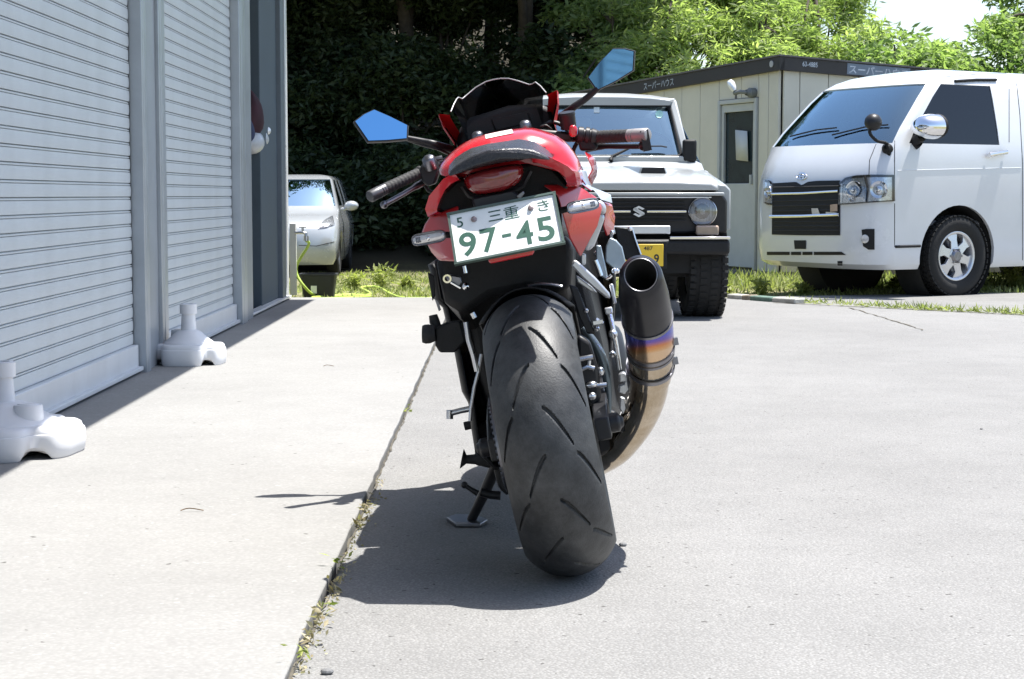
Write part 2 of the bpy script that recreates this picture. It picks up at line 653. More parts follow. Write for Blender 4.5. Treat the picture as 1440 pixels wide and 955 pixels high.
# ------------------------------------------------------------------ shutter garage on the left
def wallY(px):
    return atX(px, 274, XW).y
m_shut = mat('shutter_enamel', (.53, .565, .585), .45, var=.09, vs=2.2, bump=.12, bs=5, spec=.4)
m_bar = mat('shutter_bottom_bar', (.58, .60, .62), .4, var=.08, vs=5)
m_post = mat('galvanised_post', (.32, .345, .37), .42, metal=.25, var=.10, vs=5)
m_rail = mat('shutter_rail', (.40, .43, .46), .35, metal=.4, var=.08, vs=6)
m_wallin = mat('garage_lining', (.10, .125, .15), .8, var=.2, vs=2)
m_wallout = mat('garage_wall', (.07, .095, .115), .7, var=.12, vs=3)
m_edge = mat('whitened_steel', (.85, .86, .86), .3, metal=.3, var=.05)  # pale colour stands in for sun on the end trim
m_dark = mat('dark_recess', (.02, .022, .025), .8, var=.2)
garage = thing('garage', 'long garage with grey roller shutters and an open bay at its far end', 'garage', (XW, 0, 0))
def G(mb, name, m, **k):
    for v in mb.v:
        v.x -= XW
    return mb.build(name, m, garage, **k)
SH_TOP = 2.75
PITCH_S = .0625
def slat_mesh(L):
    prof = [(0, .001), (.0045, .002), (.0056, .012), (.006, .026), (.0056, .040), (.0045, .0495), (-.004, .0502), (-.004, .0520), (.003, .0528), (.004, .0558), (.003, .0588), (-.004, .0596), (-.004, .0618), (-.012, .0618), (-.012, .001)]
    b = MB()
    b.loft([[Vector((x, 0, z)) for x, z in prof], [Vector((x, L, z)) for x, z in prof]])
    return b
def shutter(Y0, Y1, fine, seed):
    r = random.Random(seed)
    root = MB()
    # the curtain's own mesh is its bottom bar
    root.box((XW + .012, (Y0 + Y1) / 2, .085), (.034, Y1 - Y0 - .02, .115))
    root.box((XW + .022, (Y0 + Y1) / 2, .032), (.06, Y1 - Y0 - .02, .02))
    sh = G(root, 'shutter', m_bar, bevel=.004)
    n = int((SH_TOP - .15) / PITCH_S)
    if fine:
        me = None
        for i in range(n):
            if me is None:
                o = slat_mesh(Y1 - Y0 - .03).build('slat', m_shut, sh, smooth=40)
                me = o
            else:
                o = copy_part(me, sh)
            o.location = (r.uniform(-.001, .001), Y0 + .012 + r.uniform(0, .012), .143 + i * PITCH_S)
    else:
        b = MB()
        for i in range(n):
            s_ = slat_mesh(Y1 - Y0 - .03)
            b.add([v + Vector((0, Y0 + .015, .143 + i * PITCH_S)) for v in s_.v], s_.f)
        tag(b.build('slat', m_shut, sh, smooth=40), kind='stuff')
    return sh
Y = [wallY(p) for p in (183, 190, 208, 217, 325, 333, 345, 369, 395, 401, 404)]
shutter(Y[0] - 2.52, Y[0], True, 1)
shutter(Y[3], Y[4], True, 2)
shutter(Y[0] - 2.52 - .54 - 2.52, Y[0] - 3.06, False, 3)
shutter(Y[0] - 3.06 * 2 - 2.52, Y[0] - 3.06 * 2, False, 4)
shutter(Y[0] - 3.06 * 3 - 2.52, Y[0] - 3.06 * 3, False, 5)
def post(Ya, Yb, flL, flR):
    b = MB()
    b.box((XW + .02, (Ya + Yb) / 2, 1.5), (.05, Yb - Ya - .004, 3.0))
    G(b, 'shutter_post', m_post, bevel=.004)
    for q in (flL, flR):
        if q:
            c = MB()
            c.box((XW + .032, (q[0] + q[1]) / 2, 1.5), (.064, abs(q[1] - q[0]), 3.0))
            c.box((XW + .060, q[0] + (q[1] - q[0]) * .5, 1.5), (.012, abs(q[1] - q[0]) * .35, 3.0))
            G(c, 'guide_rail', m_rail, bevel=.004)
post(Y[1], Y[2], (Y[0] + .006, Y[1] - .002), (Y[2] + .002, Y[3] - .004))
post(Y[5], Y[6], (Y[4] + .004, Y[5] - .002), None)
for k in (1, 2, 3):
    q = Y[0] - 2.52 - 3.06 * (k - 1)
    post(q - .46, q - .08, (q - .54, q - .47), (q - .07, q - .006))
# dark recess strip behind the slat ends
b = MB()
b.box((XW - .03, (Y[0] - 9 + Y[6]) / 2, 1.5), (.02, Y[6] - Y[0] + 9, 3.0))
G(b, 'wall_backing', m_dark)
# interior of the open bay
b = MB()
b.box((-7.2, 5, 1.6), (.1, 18, 3.2))
b.box((-4.5, Y[6] - .12, 1.6), (5.3, .06, 3.2))
b.box((-4.5, Y[9] - .1, 1.6), (5.3, .12, 3.2))
b.box((-4.5, -4, 1.6), (5.3, .1, 3.2))
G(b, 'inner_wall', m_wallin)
# corner column of the open bay: inner reveal, dark seam and end edge whitened as if sunlit
b = MB()
b.box((XW - .10, (Y[7] + Y[8]) / 2, 1.55), (.18, Y[8] - Y[7], 3.1))
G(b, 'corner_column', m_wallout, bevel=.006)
b = MB()
b.box((XW - .02, (Y[8] + Y[9]) / 2 - .16, 1.55), (.09, .22, 3.1))
G(b, 'column_flange', mat('flange_grey', (.13, .155, .18), .5, var=.1), bevel=.005)
b = MB()
b.box((XW - .10, (Y[8] + Y[9]) / 2 + .04, 1.55), (.14, (Y[9] - Y[8]) * .5, 3.1))
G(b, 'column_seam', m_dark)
b = MB()
b.box((XW - .02, (Y[9] + Y[10]) / 2, 1.55), (.06, (Y[10] - Y[9]) * .8, 3.1))
G(b, 'end_trim', m_edge, bevel=.004)
b = MB()
b.box((XW + .01, (Y[6] + Y[9]) / 2, .030), (.07, Y[9] - Y[6], .016))
G(b, 'threshold', m_edge, bevel=.003)
# roof with a deep eave that shades the shutters, lintel above them
EAVE_Z = 3.25
EAVE_X = -1.475 + SUN.x / SUN.z * EAVE_Z
b = MB()
b.box(((EAVE_X - 7.3) / 2, (END_Y - 6) / 2 + .1, EAVE_Z + .06), (EAVE_X + 7.3, END_Y + 6, .12))
G(b, 'roof', mat('roof_sheet', (.40, .42, .44), .5, var=.1), bevel=.01)
b = MB()
b.box((XW - .06, (END_Y - 5.5) / 2, 3.02), (.2, END_Y + 5.1, .4))
G(b, 'lintel', m_post)

# things inside the open bay
m_bag = mat('white_polythene', (.48, .50, .52), .35, var=.12, vs=14, spec=.6)
m_cloth = mat('maroon_cloth', (.040, .012, .018), .9, var=.3, vs=12)
m_navy = mat('navy_cloth', (.03, .04, .09), .85, var=.3, vs=12)
bayX = XW - .07
def at_bay(px, py):
    return atX(px, py, bayX)
def bag(px, py, w_, h_, name, label, cat, m, seed):
    c = at_bay(px, py)
    r = random.Random(seed)
    loops = []
    for t in (0, .12, .3, .55, .8, 1):
        k = [.06, .42, .8, 1.0, .92, .35][[0, .12, .3, .55, .8, 1].index(t)]
        L = []
        for i in range(14):
            a = 2 * math.pi * i / 14
            q = 1 + r.uniform(-.18, .18)
            L.append(c + Vector((math.cos(a) * w_ * .35 * k * q, math.sin(a) * w_ * .5 * k * q, h_ * (.5 - t))))
        loops.append(L)
    mb = MB(); mb.loft(loops)
    o = mb.build(name, m, smooth=180, sub=1)
    return tag(o, label, cat)
bag(352, 198, .34, .20, 'plastic_bag', 'wide white plastic bag hanging low in the open garage bay', 'bag', m_bag, 1)
bag(364, 192, .22, .17, 'plastic_bag', 'smaller white plastic bag with a tied top beside the garage corner column', 'bag', m_bag, 2)
bag(351, 160, .30, .36, 'work_jacket', 'dark maroon jacket hanging above the white bags in the garage bay', 'jacket', m_cloth, 3)
bag(346, 182, .20, .20, 'work_jacket', 'navy blue cloth hanging between the maroon jacket and the white bags', 'cloth', m_navy, 5)
c0 = at_bay(366, 184)
tag(MB().ball(c0 + Vector((.05, 0, 0)), .030, 16, 12).build('white_ball', m_edge, smooth=180), 'small shiny white round knob above the smaller plastic bag', 'knob')

# ------------------------------------------------------------------ parasol bases
m_para = mat('white_polyethylene', (.72, .72, .73), .42, var=.04, vs=6, spec=.4, bump=.05, bs=30)
def parasol_base(px, py, R0, label, rot, cap):
    c = gnd(px, py, .010)
    c.z = .010
    t = thing('parasol_base', label, 'parasol base', c, rad(rot), 'white parasol bases along the shutters')
    n = 144
    hw = .60
    r_ = []
    for j in range(n):
        a = 2 * math.pi * j / n
        best = 0
        for ax_ in (0, math.pi / 2):
            co_, si_ = abs(math.cos(a - ax_)), abs(math.sin(a - ax_))
            best = max(best, min(1 / max(co_, 1e-6), hw / max(si_, 1e-6)))
        r_.append(min(best, 1.06))
    for _ in range(5):
        r_ = [(r_[j - 1] + 2 * r_[j] + r_[(j + 1) % n]) / 4 for j in range(n)]
    loops = []
    for k, z in ((.965, 0), (.985, .008), (1.0, .045), (.995, .084), (.985, .092), (.965, .094), (.960, .100), (.945, .112), (.90, .120), (.70, .122)):
        L = []
        for j in range(n):
            a = 2 * math.pi * j / n
            notch = max(0, -math.cos(4 * a) - .62) / .38
            zz = z + (.034 * min(1, notch * 1.5) if z < .01 else 0)
            L.append(Vector((R0 * r_[j] * k * math.cos(a), R0 * r_[j] * k * math.sin(a), zz)))
        loops.append(L)
    b = MB(); b.loft(loops)
    b.build('base_tank', m_para, t, smooth=38)
    b = MB()
    b.lathe([(.110, R0 * .74), (.124, R0 * .72), (.134, R0 * .66), (.160, R0 * .50), (.184, R0 * .38), (.196, R0 * .29), (.200, R0 * .24), (.200, .02)], axis=(0, 0, 1), seg=48)
    b.build('ballast_dome', m_para, t, smooth=50)
    b = MB()
    b.lathe([(.18, .046), (.205, .038), (.295, .033), (.297, .042), (.352, .042), (.356, .037), (.356, .024), (.30, .024)], axis=(0, 0, 1), seg=28)
    b.build('pole_socket', m_para, t, smooth=40)
    b = MB()
    cx__, cy__ = cap[0] * R0 * .55, cap[1] * R0 * .55
    b.lathe([(.11, .050), (.188, .046), (.195, .043), (.196, .034), (.200, .032), (.200, .0)], c=(cx__, cy__, 0), axis=(0, 0, 1), seg=24)
    b.build('filler_cap', m_para, t, smooth=40)
    t.scale = (1, 1, .83)
    return t
parasol_base(6, 636, .245, 'large white plastic parasol base nearest the camera at the left photo edge', -6, (.75, -.35))
parasol_base(266, 511, .175, 'white plastic parasol base standing against the post between the two shutters', -4, (-.6, .7))

# ------------------------------------------------------------------ prefab hut
hA = gnd(1095, 389)
HD = rad(24.5)
dl = Vector((-math.sin(HD), math.cos(HD), 0))     # along the door side
dr = Vector((math.cos(HD), math.sin(HD), 0))      # along the lettered side
m_hut = mat('hut_panel_cream', (.62, .585, .485), .6, var=.05, vs=2.5, bump=.06, bs=12)
m_fas = mat('hut_fascia_brown', (.030, .027, .026), .6, var=.25, vs=6)
m_seam = mat('hut_seam', (.16, .15, .13), .8, var=.2)
m_frame = mat('hut_door_frame', (.47, .48, .46), .5, var=.06)
HUT = Matrix.Translation(hA) @ Matrix(((dl.x, dr.x, 0, 0), (dl.y, dr.y, 0, 0), (0, 0, 1, 0), (0, 0, 0, 1)))
hut = thing('prefab_hut', 'cream prefabricated hut with dark fascia and one glazed door', 'hut', hA)
hut.matrix_world = Matrix.Translation(hA) @ Matrix.Rotation(math.atan2(dr.y, dr.x), 4, 'Z')   # local x = lettered side, local y = door side
hutZ = atY(1095, 80, hA.y).z
FH = .135
wall_h = hutZ - FH
LEN_L, LEN_R = 5.4, 5.6
b = MB(); b.box((LEN_R / 2 + .05, LEN_L / 2 + .05, wall_h / 2 - .15), (LEN_R - .02, LEN_L - .02, wall_h - .3))
b.build('wall_core', m_seam, hut)
def hut_px(px, side):
    """distance along a side where the picture column px falls"""
    d = ray(px, 274)
    o_ = hA
    a_ = dl if side == 'L' else dr
    # solve (o + a t) x d = 0 in plan
    t = -(o_.x * d.y - o_.y * d.x) / (a_.x * d.y - a_.y * d.x)
    return t
PW = .335
def panel_piece(name, side, s0, s1, z0, z1, th, m, off=0, bevel=.006):
    b = MB()
    if side == 'L':
        b.box((.03 - th / 2 - off, (s0 + s1) / 2, (z0 + z1) / 2), (th, s1 - s0, z1 - z0))
    else:
        b.box(((s0 + s1) / 2, .03 - th / 2 - off, (z0 + z1) / 2), (s1 - s0, th, z1 - z0))
    return b.build(name, m, hut, bevel=bevel)
dA, dB = hut_px(1065, 'L'), hut_px(1010, 'L')
seams_L = [0.03] + [hut_px(p, 'L') for p in (1080,)] + [dA]
sL = []
x0 = .035
edges = [.035, hut_px(1079, 'L'), dA]
for i in range(2):
    sL.append((edges[i], edges[i + 1], .04))
q = hut_px(1041, 'L')
door_top = .28
dtz = (lambda: (atY(1012, 148, (hA + dl * dB).y).z))()
sL += [(dA, q, dtz + .05), (q, dB, dtz + .05)]
t = dB
while t < LEN_L - .2:
    sL.append((t, min(t + .40, LEN_L), .04)); t += .40
for s0, s1, z0 in sL:
    panel_piece('wall_panel', 'L', s0 + .004, s1 - .004, z0, wall_h + .06 - .030 * s1, .03, m_hut)
eR = [.035] + [hut_px(p, 'R') for p in (1123, 1163, 1205, 1246, 1287, 1329, 1372, 1415, 1460, 1506, 1550)]
for s0, s1 in zip(eR[:-1], eR[1:]):
    panel_piece('wall_panel', 'R', s0 + .004, s1 - .004, .04, wall_h + .06 - .042 * s1, .03, m_hut)
# base rail and fascia
b = MB(); b.box((LEN_R / 2, .012, .02), (LEN_R, .05, .05)); b.box((.012, LEN_L / 2, .02), (.05, LEN_L, .05))
b.build('base_rail', m_seam, hut)
DROP, DROPL = .042, .030
b = MB()
P = lambda x, y, z: Vector((x, y, z - DROP * max(0, x) - DROPL * max(0, y)))
o_ = .05
for (xa, ya, xb, yb) in ((-o_, -o_, LEN_R, -o_), (-o_, -o_, -o_, LEN_L)):
    tx = (0, .06) if ya == yb else (.06, 0)
    b.loft([[P(xa, ya, wall_h), P(xa + tx[0], ya + tx[1], wall_h), P(xa + tx[0], ya + tx[1], hutZ), P(xa, ya, hutZ)],
            [P(xb, yb, wall_h), P(xb + tx[0], yb + tx[1], wall_h), P(xb + tx[0], yb + tx[1], hutZ), P(xb, yb, hutZ)]])
b.build('fascia', m_fas, hut, bevel=.006)
b = MB()
b.loft([[P(-o_ - .015, -o_ - .015, hutZ + .003), P(-o_ - .015, LEN_L, hutZ + .003), P(-o_ - .015, LEN_L, hutZ + .02), P(-o_ - .015, -o_ - .015, hutZ + .02)],
        [P(LEN_R, -o_ - .015, hutZ + .003), P(LEN_R, LEN_L, hutZ + .003), P(LEN_R, LEN_L, hutZ + .02), P(LEN_R, -o_ - .015, hutZ + .02)]])
b.build('roof', mat('hut_roof', (.11, .10, .10), .6, var=.3, vs=5), hut)
# door in the left side
panel_piece('door_frame', 'L', dA + .005, dA + .05, .05, dtz + .045, .05, m_frame, off=.006)
panel_piece('door_frame', 'L', dB - .05, dB - .005, .05, dtz + .045, .05, m_frame, off=.006)
panel_piece('door_frame', 'L', dA + .05, dB - .05, dtz + .0, dtz + .045, .05, m_frame, off=.006)
Yd = (hA + dl * ((dA + dB) / 2)).y
gz0, gz1 = atY(1037, 258, Yd).z, atY(1037, 157, Yd).z
door = panel_piece('door', 'L', dA + .055, dB - .055, .07, gz0, .03, m_frame, off=.0)
def dchild(name, s0, s1, z0, z1, th, m, off, par=door):
    o = panel_piece(name, 'L', s0, s1, z0, z1, th, m, off, bevel=.003)
    o.parent = par
    return o
dchild('door_stile', dA + .055, dA + .10, gz0 + .001, dtz - .004, .03, m_frame, .0)
dchild('door_stile', dB - .10, dB - .055, gz0 + .001, dtz - .004, .03, m_frame, .0)
dchild('door_rail', dA + .101, dB - .101, gz1, dtz - .004, .03, m_frame, .0)
m_dglass = mat('door_glass', (.025, .04, .045), .08, var=.2, vs=5, spec=.6)
dchild('pane', dA + .101, dB - .101, gz0 + .001, gz1 - .001, .008, m_dglass, -.012)
# paper note, slightly tilted, inside the pane
nb = MB()
sc_, zc_ = hut_px(1042, 'L'), atY(1042, 205, Yd).z
for k, (dy, dz) in enumerate(((-.14, -.17), (.14, -.15), (.17, .17), (-.11, .15))):
    nb.v.append(Vector((.010, sc_ + dy * .85, zc_ + dz)))
nb.f.append([0, 1, 2, 3])
nb.build('paper_note', mat('paper', (.55, .56, .55), .7, var=.05), door, solid=.002)
dchild('handle', dA + .075, dA + .10, .95, 1.05, .05, m_frame, .02)
# wall lamp above the door
lz = atY(1057, 130, (hA + dl * dA).y).z
ls = hut_px(1060, 'L')
b = MB()
b.lathe([(0, .0), (0, .05), (.07, .05), (.075, .04), (.11, .03)], c=(0, ls, lz), axis=(-1, 0, 0), seg=20)
b.tube([(-.09, ls, lz), (-.14, ls + .06, lz + .01), (-.15, ls + .16, lz + .0)], .022, 10)
lamp = b.build('wall_lamp', mat('lamp_grey', (.16, .17, .17), .5, var=.2), hut)
b = MB()
b.lathe([(0, .025), (.03, .035), (.10, .042), (.13, .03), (.14, 0)], c=(-.15, ls + .15, lz + .02), axis=(-.2, .5, .8), seg=18)
b.build('bulb', m_edge, lamp, smooth=60)
b = MB(); b.tube([(.0 - .005, hut_px(1034, 'L'), lz + .05), (-.005, hut_px(1034, 'L'), lz - .07)], .012, 8)
b.build('cable', m_seam, hut)
# lettering on the fascia
lb = MB()
def frame_R(s):
    return Matrix.Translation((s, -o_ - .004, 0)) @ Matrix(((1, 0, 0, 0), (0, 0, -1, 0), (0, 1, 0, 0), (0, 0, 0, 1)))
def on_R(s, z):
    m4 = Matrix(((1, 0, 0, s), (0, 0, -1, -o_ - .003), (0, 1, 0, z - DROP * s), (0, 0, 0, 1)))
    return m4 @ Matrix.Rotation(-math.atan(DROP), 4, 'Z')
zm = wall_h + FH / 2
s1, s2 = hut_px(1187, 'R'), hut_px(1270, 'R')
letters(lb, 'スーパーハウス', on_R((s1 + s2) / 2, zm), 0, 0, .088, (s2 - s1), bold=.02)
s1b, s2b = hut_px(1122, 'R'), hut_px(1143, 'R')
letters(lb, '63-4885', on_R((s1b + s2b) / 2, zm + .01), 0, 0, .05, (s2b - s1b), bold=.01)
def on_L(s, z):
    return Matrix(((0, 0, -1, -o_ - .003), (-1, 0, 0, s), (0, 1, 0, z - DROPL * s), (0, 0, 0, 1))) @ Matrix.Rotation(math.atan(DROPL), 4, 'Z')
s3, s4 = hut_px(910, 'L'), hut_px(952, 'L')
letters(lb, 'スーパーハウス', on_L((s3 + s4) / 2, zm), 0, 0, .085, abs(s4 - s3), bold=.0)
lb.build('lettering', mat('worn_white_paint', (.46, .50, .55), .6, var=.5, vs=9), hut, smooth=0)
pb = MB()
pb.add([on_R((s1 + s2) / 2, zm) @ Vector((x, y, .0001)) for x, y in ((-(s2 - s1) * .53, -.056), ((s2 - s1) * .53, -.056), ((s2 - s1) * .53, .058), (-(s2 - s1) * .53, .058))], [(0, 1, 2, 3)])
pb.build('sign_strip', mat('sign_strip_grey', (.16, .20, .25), .6, var=.15, vs=8), hut, smooth=0)
b = MB(); b.lathe([(0, .0), (0, .034), (.006, .034), (.006, 0)], c=(-o_ - .002, hut_px(1089, 'L'), zm), axis=(-1, 0, 0), seg=18)
b.build('vent_cap', mat('cap_grey', (.4, .4, .4), .6), hut)
# ================================================================== VEHICLES BEHIND
m_vwhite = mat('van_white', (.62, .64, .665), .25, var=.03, vs=2, coat=.8)
m_jim = mat('pale_grey_paint', (.335, .35, .35), .3, var=.05, vs=3, coat=.5)
m_hat = mat('hatch_silver_white', (.42, .44, .455), .25, metal=.25, var=.03, vs=2, coat=.8)
m_glassW = glass('windscreen_glass', (.80, .92, .95), .70, gain=2.6, base=.17, spec_tint=(.62, .85, .97))  # reflection strengthened and tinted to suggest blue sky
m_glassB = glass('hatch_glass', (.6, .65, .7), .3, gain=3.2, base=.40, spec_tint=(.45, .70, .95))  # sky's blue put into the tint of the reflection
m_glassD = glass('dark_privacy_glass', (.55, .50, .50), .12, gain=1.0, base=.01)
m_gap = mat('panel_gap_black', (.012, .012, .014), .8, var=.1)
m_trim = mat('black_trim', (.012, .012, .013), .55, var=.2, spec=.25)
m_cabin = mat('cabin_grey', (.13, .13, .14), .8, var=.2)
m_seat = mat('seat_cloth', (.30, .30, .32), .9, var=.2, vs=20)
m_lampin = mat('lamp_reflector', (.75, .76, .78), .2, metal=.85, var=.3, vs=30)
m_lampglass = glass('lamp_glass', (.95, .97, 1), .82)
m_tyre2 = mat('tyre_black', (.012, .012, .012), .85, var=.3, vs=12, bump=.2, bs=60)
m_alloy = mat('alloy_silver', (.60, .61, .63), .3, metal=.75, var=.08, vs=12, coat=.4)
m_under = mat('underbody', (.015, .015, .015), .9, var=.2)
m_orange = mat('amber_lens', (.42, .30, .22), .25, var=.15, coat=.8)

def car_wheel(parent, c, R, W, rimR, side, spokes=6, knob=True, name='wheel', steel=None):
    """axis along local y; side = +1 when the outer face looks to +y"""
    c = Vector(c)
    ax = Vector((0, side, 0))
    h = W / 2
    b = MB()
    b.lathe([(-h * .75, rimR), (-h, rimR + (R - rimR) * .45), (-h * .93, R - .03), (-h * .78, R - .006), (-h * .3, R), (h * .3, R), (h * .78, R - .006), (h * .93, R - .03), (h, rimR + (R - rimR) * .45), (h * .86, rimR + .02), (h * .72, rimR)], c, ax, 56)
    if knob:
        n = 44
        for i in range(n):
            for sgn in (-1, 1):
                a = 2 * math.pi * (i + (.5 if sgn > 0 else 0)) / n
                for off, ln in ((.80, .30), (.27, .36)):
                    pos = c + ax * (sgn * h * off) + Vector((math.cos(a + off * .1), 0, math.sin(a + off * .1))) * (R + .001)
                    Rm = Matrix.Rotation(-a - off * .1 + math.pi / 2, 3, 'Y')
                    b.box(pos, (2 * math.pi * R / n * .70, h * ln, .010), Rm)
    ty = b.build('tyre', m_tyre2, None, smooth=40)
    r = MB()
    rr = rimR
    r.lathe([(-h * .7, rr), (h * .62, rr - .004), (h * .74, rr), (h * .76, rr - .010), (h * .70, rr - .022), (h * .5, rr - .032), (-h * .2, rr - .045)], c, ax, 48)
    # spokes
    for i in range(spokes):
        a = 2 * math.pi * i / spokes + .3
        for k in range(1):
            d = Vector((math.cos(a), 0, math.sin(a)))
            s = Vector((-math.sin(a), 0, math.cos(a)))
            y0, y1 = h * .62, h * .50
            w0, w1 = rr * .20, rr * .33
            p = [c + d * rr * .25 - s * w0 + ax * y0, c + d * rr * .25 + s * w0 + ax * y0, c + d * (rr * .62) + s * w0 * .8 + ax * (y0 + .006), c + d * (rr - .018) + s * w1 + ax * y1, c + d * (rr - .018) - s * w1 + ax * y1, c + d * (rr * .62) - s * w0 * .8 + ax * (y0 + .006)]
            r.prism(p, -ax * .03)
    r.lathe([(h * .35, rr * .36), (h * .66, rr * .34), (h * .68, rr * .28)], c, ax, 30)
    rim = r.build(name, m_alloy if steel is None else steel, parent, bevel=.003)
    ty.parent = rim
    k = MB()
    k.lathe([(h * .6, rr * .30), (h * .78, rr * .22), (h * .84, rr * .18), (h * .84, 0)], c, ax, 24)
    for i in range(6):
        a = 2 * math.pi * i / 6
        k.lathe([(h * .66, .011), (h * .74, .011), (h * .75, 0)], c + Vector((math.cos(a), 0, math.sin(a))) * rr * .28, ax, 6)
    k.build('hub_cap', M['steel'], rim)
    d = MB()
    d.lathe([(-h * .1, rr - .04), (-h * .1, 0)], c, ax, 30)
    d.lathe([(-h * .05, rr * .72), (h * .02, rr * .72), (h * .02, .02)], c, ax, 30)
    d.build('brake_drum', M['steel'], rim)
    return rim

def one_box(name, root, rows, xback, cols, wins, mpaint, wheels, nf=13, top_z=None, n_pow=2.6, bottom=None):
    """car shell from horizontal rings. rows: (z, f, W, dep): f = distance of the nose behind x=0, W half width, dep = corner depth.
    cols: function(z, f, dep, W) -> list of x stations along the side from the corner to the back.
    wins: function(i, j, side, where) -> True where a face is an opening. Returns body, ring points."""
    tt = [math.sin(math.pi / 2 * (2 * k / (nf - 1) - 1)) for k in range(nf)]
    rings = []
    for z, f, W, dep in rows:
        fr = []
        for t in tt:
            e = 1 - (1 - min(1, abs(t)) ** n_pow) ** (1 / n_pow)
            fr.append(Vector((-f - dep * e, t * W, z)))
        st = cols(z, f, dep, W)
        left = [Vector((x, W * k, z)) for x, k in st]
        rings.append([Vector((v.x, -v.y, v.z)) for v in left[::-1]] + fr + left)
    ncol = len(rings[0])
    ns = (ncol - nf) // 2
    faces, open_faces = [], []
    for i in range(len(rings) - 1):
        for j in range(ncol - 1):
            if wins(i, j, ns, nf): open_faces.append((i, j)); continue
            faces.append((i * ncol + j, i * ncol + j + 1, (i + 1) * ncol + j + 1, (i + 1) * ncol + j))
        faces.append((i * ncol + ncol - 1, i * ncol, (i + 1) * ncol, (i + 1) * ncol + ncol - 1))   # tail
    top = (len(rings) - 1) * ncol
    for j in range(ncol // 2):
        a, b_ = top + j, top + ncol - 1 - j
        a2, b2_ = top + j + 1, top + ncol - 2 - j
        if a2 < b2_: faces.append((a, a2, b2_, b_))
        elif a2 == b2_: faces.append((a, a2, b_))
    vs = [p for r in rings for p in r]
    mb = MB(); mb.add(vs, faces)
    body = mb.build('body', mpaint, None, smooth=45, fix=True)
    sd = body.modifiers.new('thickness', 'SOLIDIFY'); sd.thickness = .03; sd.offset = -1
    cutters = []
    for (x, ysgn, z, R_) in wheels:
        k = MB(); k.lathe([(-.35, 0), (-.35, R_), (.35, R_), (.35, 0)], (x, ysgn, z), (0, 1, 0), 40)
        ko = k.build('cutter', None); cutters.append(ko)
        bo = body.modifiers.new('arch', 'BOOLEAN'); bo.operation = 'DIFFERENCE'; bo.object = ko; bo.solver = 'EXACT'
    dg = bpy.context.evaluated_depsgraph_get()
    me = bpy.data.meshes.new_from_object(body.evaluated_get(dg))
    body.modifiers.clear()
    body.data = me
    for c in cutters: bpy.data.objects.remove(c)
    finish(body, 38)
    body.parent = root
    return body, rings, open_faces, ns, nf, ncol

def glass_from(name, rings, faces, m, parent, inset=.010):
    """pane over a set of ring faces"""
    idx = {}
    vs, fs = [], []
    for (i, j) in faces:
        q = []
        for (a, b_) in ((i, j), (i, j + 1), (i + 1, j + 1), (i + 1, j)):
            if (a, b_) not in idx:
                idx[(a, b_)] = len(vs); vs.append(rings[a][b_])
            q.append(idx[(a, b_)])
        fs.append(q)
    bm = bmesh.new()
    V = [bm.verts.new(v) for v in vs]
    for f in fs: bm.faces.new([V[k] for k in f])
    bmesh.ops.recalc_face_normals(bm, faces=bm.faces)
    bm.normal_update()
    cen = sum((v.co for v in bm.verts), Vector()) / len(bm.verts)
    for v in bm.verts:
        n = v.normal
        if n.dot(Vector((v.co.x + 1.8, v.co.y, v.co.z - .9))) < 0: n = -n
        v.co = v.co - n * inset
    me = bpy.data.meshes.new(name)
    bm.to_mesh(me); bm.free()
    o = bpy.data.objects.new(name, me); COL.objects.link(o)
    me.materials.append(m); o.parent = parent
    finish(o, 60)
    return o

class Stick:
    """lay pieces on a body surface where the eye sees them, at the surface's own depth"""
    def __init__(self, body, M4):
        dg = bpy.context.evaluated_depsgraph_get()
        self.t = BVHTree.FromObject(body, dg)
        self.M, self.I = M4, M4.inverted()
        self.o = self.I @ CAM
    def hit(self, x, y, off=0):
        d = (self.I.to_3x3() @ ray(x, y)).normalized()
        p, n, _, _ = self.t.ray_cast(self.o, d)
        if p is None: return None, None
        if n.dot(d) > 0: n = -n
        return p + n * off, n
    def patch(self, top, bot, n, m, off=.004):
        """surface strip between two picture polylines"""
        def samp(pl, t):
            L = [0]
            for a, b_ in zip(pl[:-1], pl[1:]): L.append(L[-1] + math.dist(a, b_))
            s = t * L[-1]
            for k in range(len(pl) - 1):
                if s <= L[k + 1] + 1e-9:
                    q = (s - L[k]) / max(L[k + 1] - L[k], 1e-9)
                    return (pl[k][0] + (pl[k + 1][0] - pl[k][0]) * q, pl[k][1] + (pl[k + 1][1] - pl[k][1]) * q)
            return pl[-1]
        rows, last = [], None
        for j in range(m + 1):
            r = []
            for i in range(n + 1):
                a, b_ = samp(top, i / n), samp(bot, i / n)
                x, y = a[0] + (b_[0] - a[0]) * j / m, a[1] + (b_[1] - a[1]) * j / m
                p, nn = self.hit(x, y, off)
                if p is None: p = last
                last = p if p is not None else last
                r.append(p)
            rows.append(r)
        f = next((p for r in rows for p in r if p is not None), Vector((0, 0, .5)))
        return [[p if p is not None else f for p in r] for r in rows]
    def line(self, pts, r=.003, off=0, step=4):
        out = []
        for a, b_ in zip(pts[:-1], pts[1:]):
            k = max(1, int(math.dist(a, b_) / step))
            for i in range(k):
                p, _ = self.hit(a[0] + (b_[0] - a[0]) * i / k, a[1] + (b_[1] - a[1]) * i / k, off)
                if p is not None: out.append(p)
        p, _ = self.hit(*pts[-1], off)
        if p is not None: out.append(p)
        return out

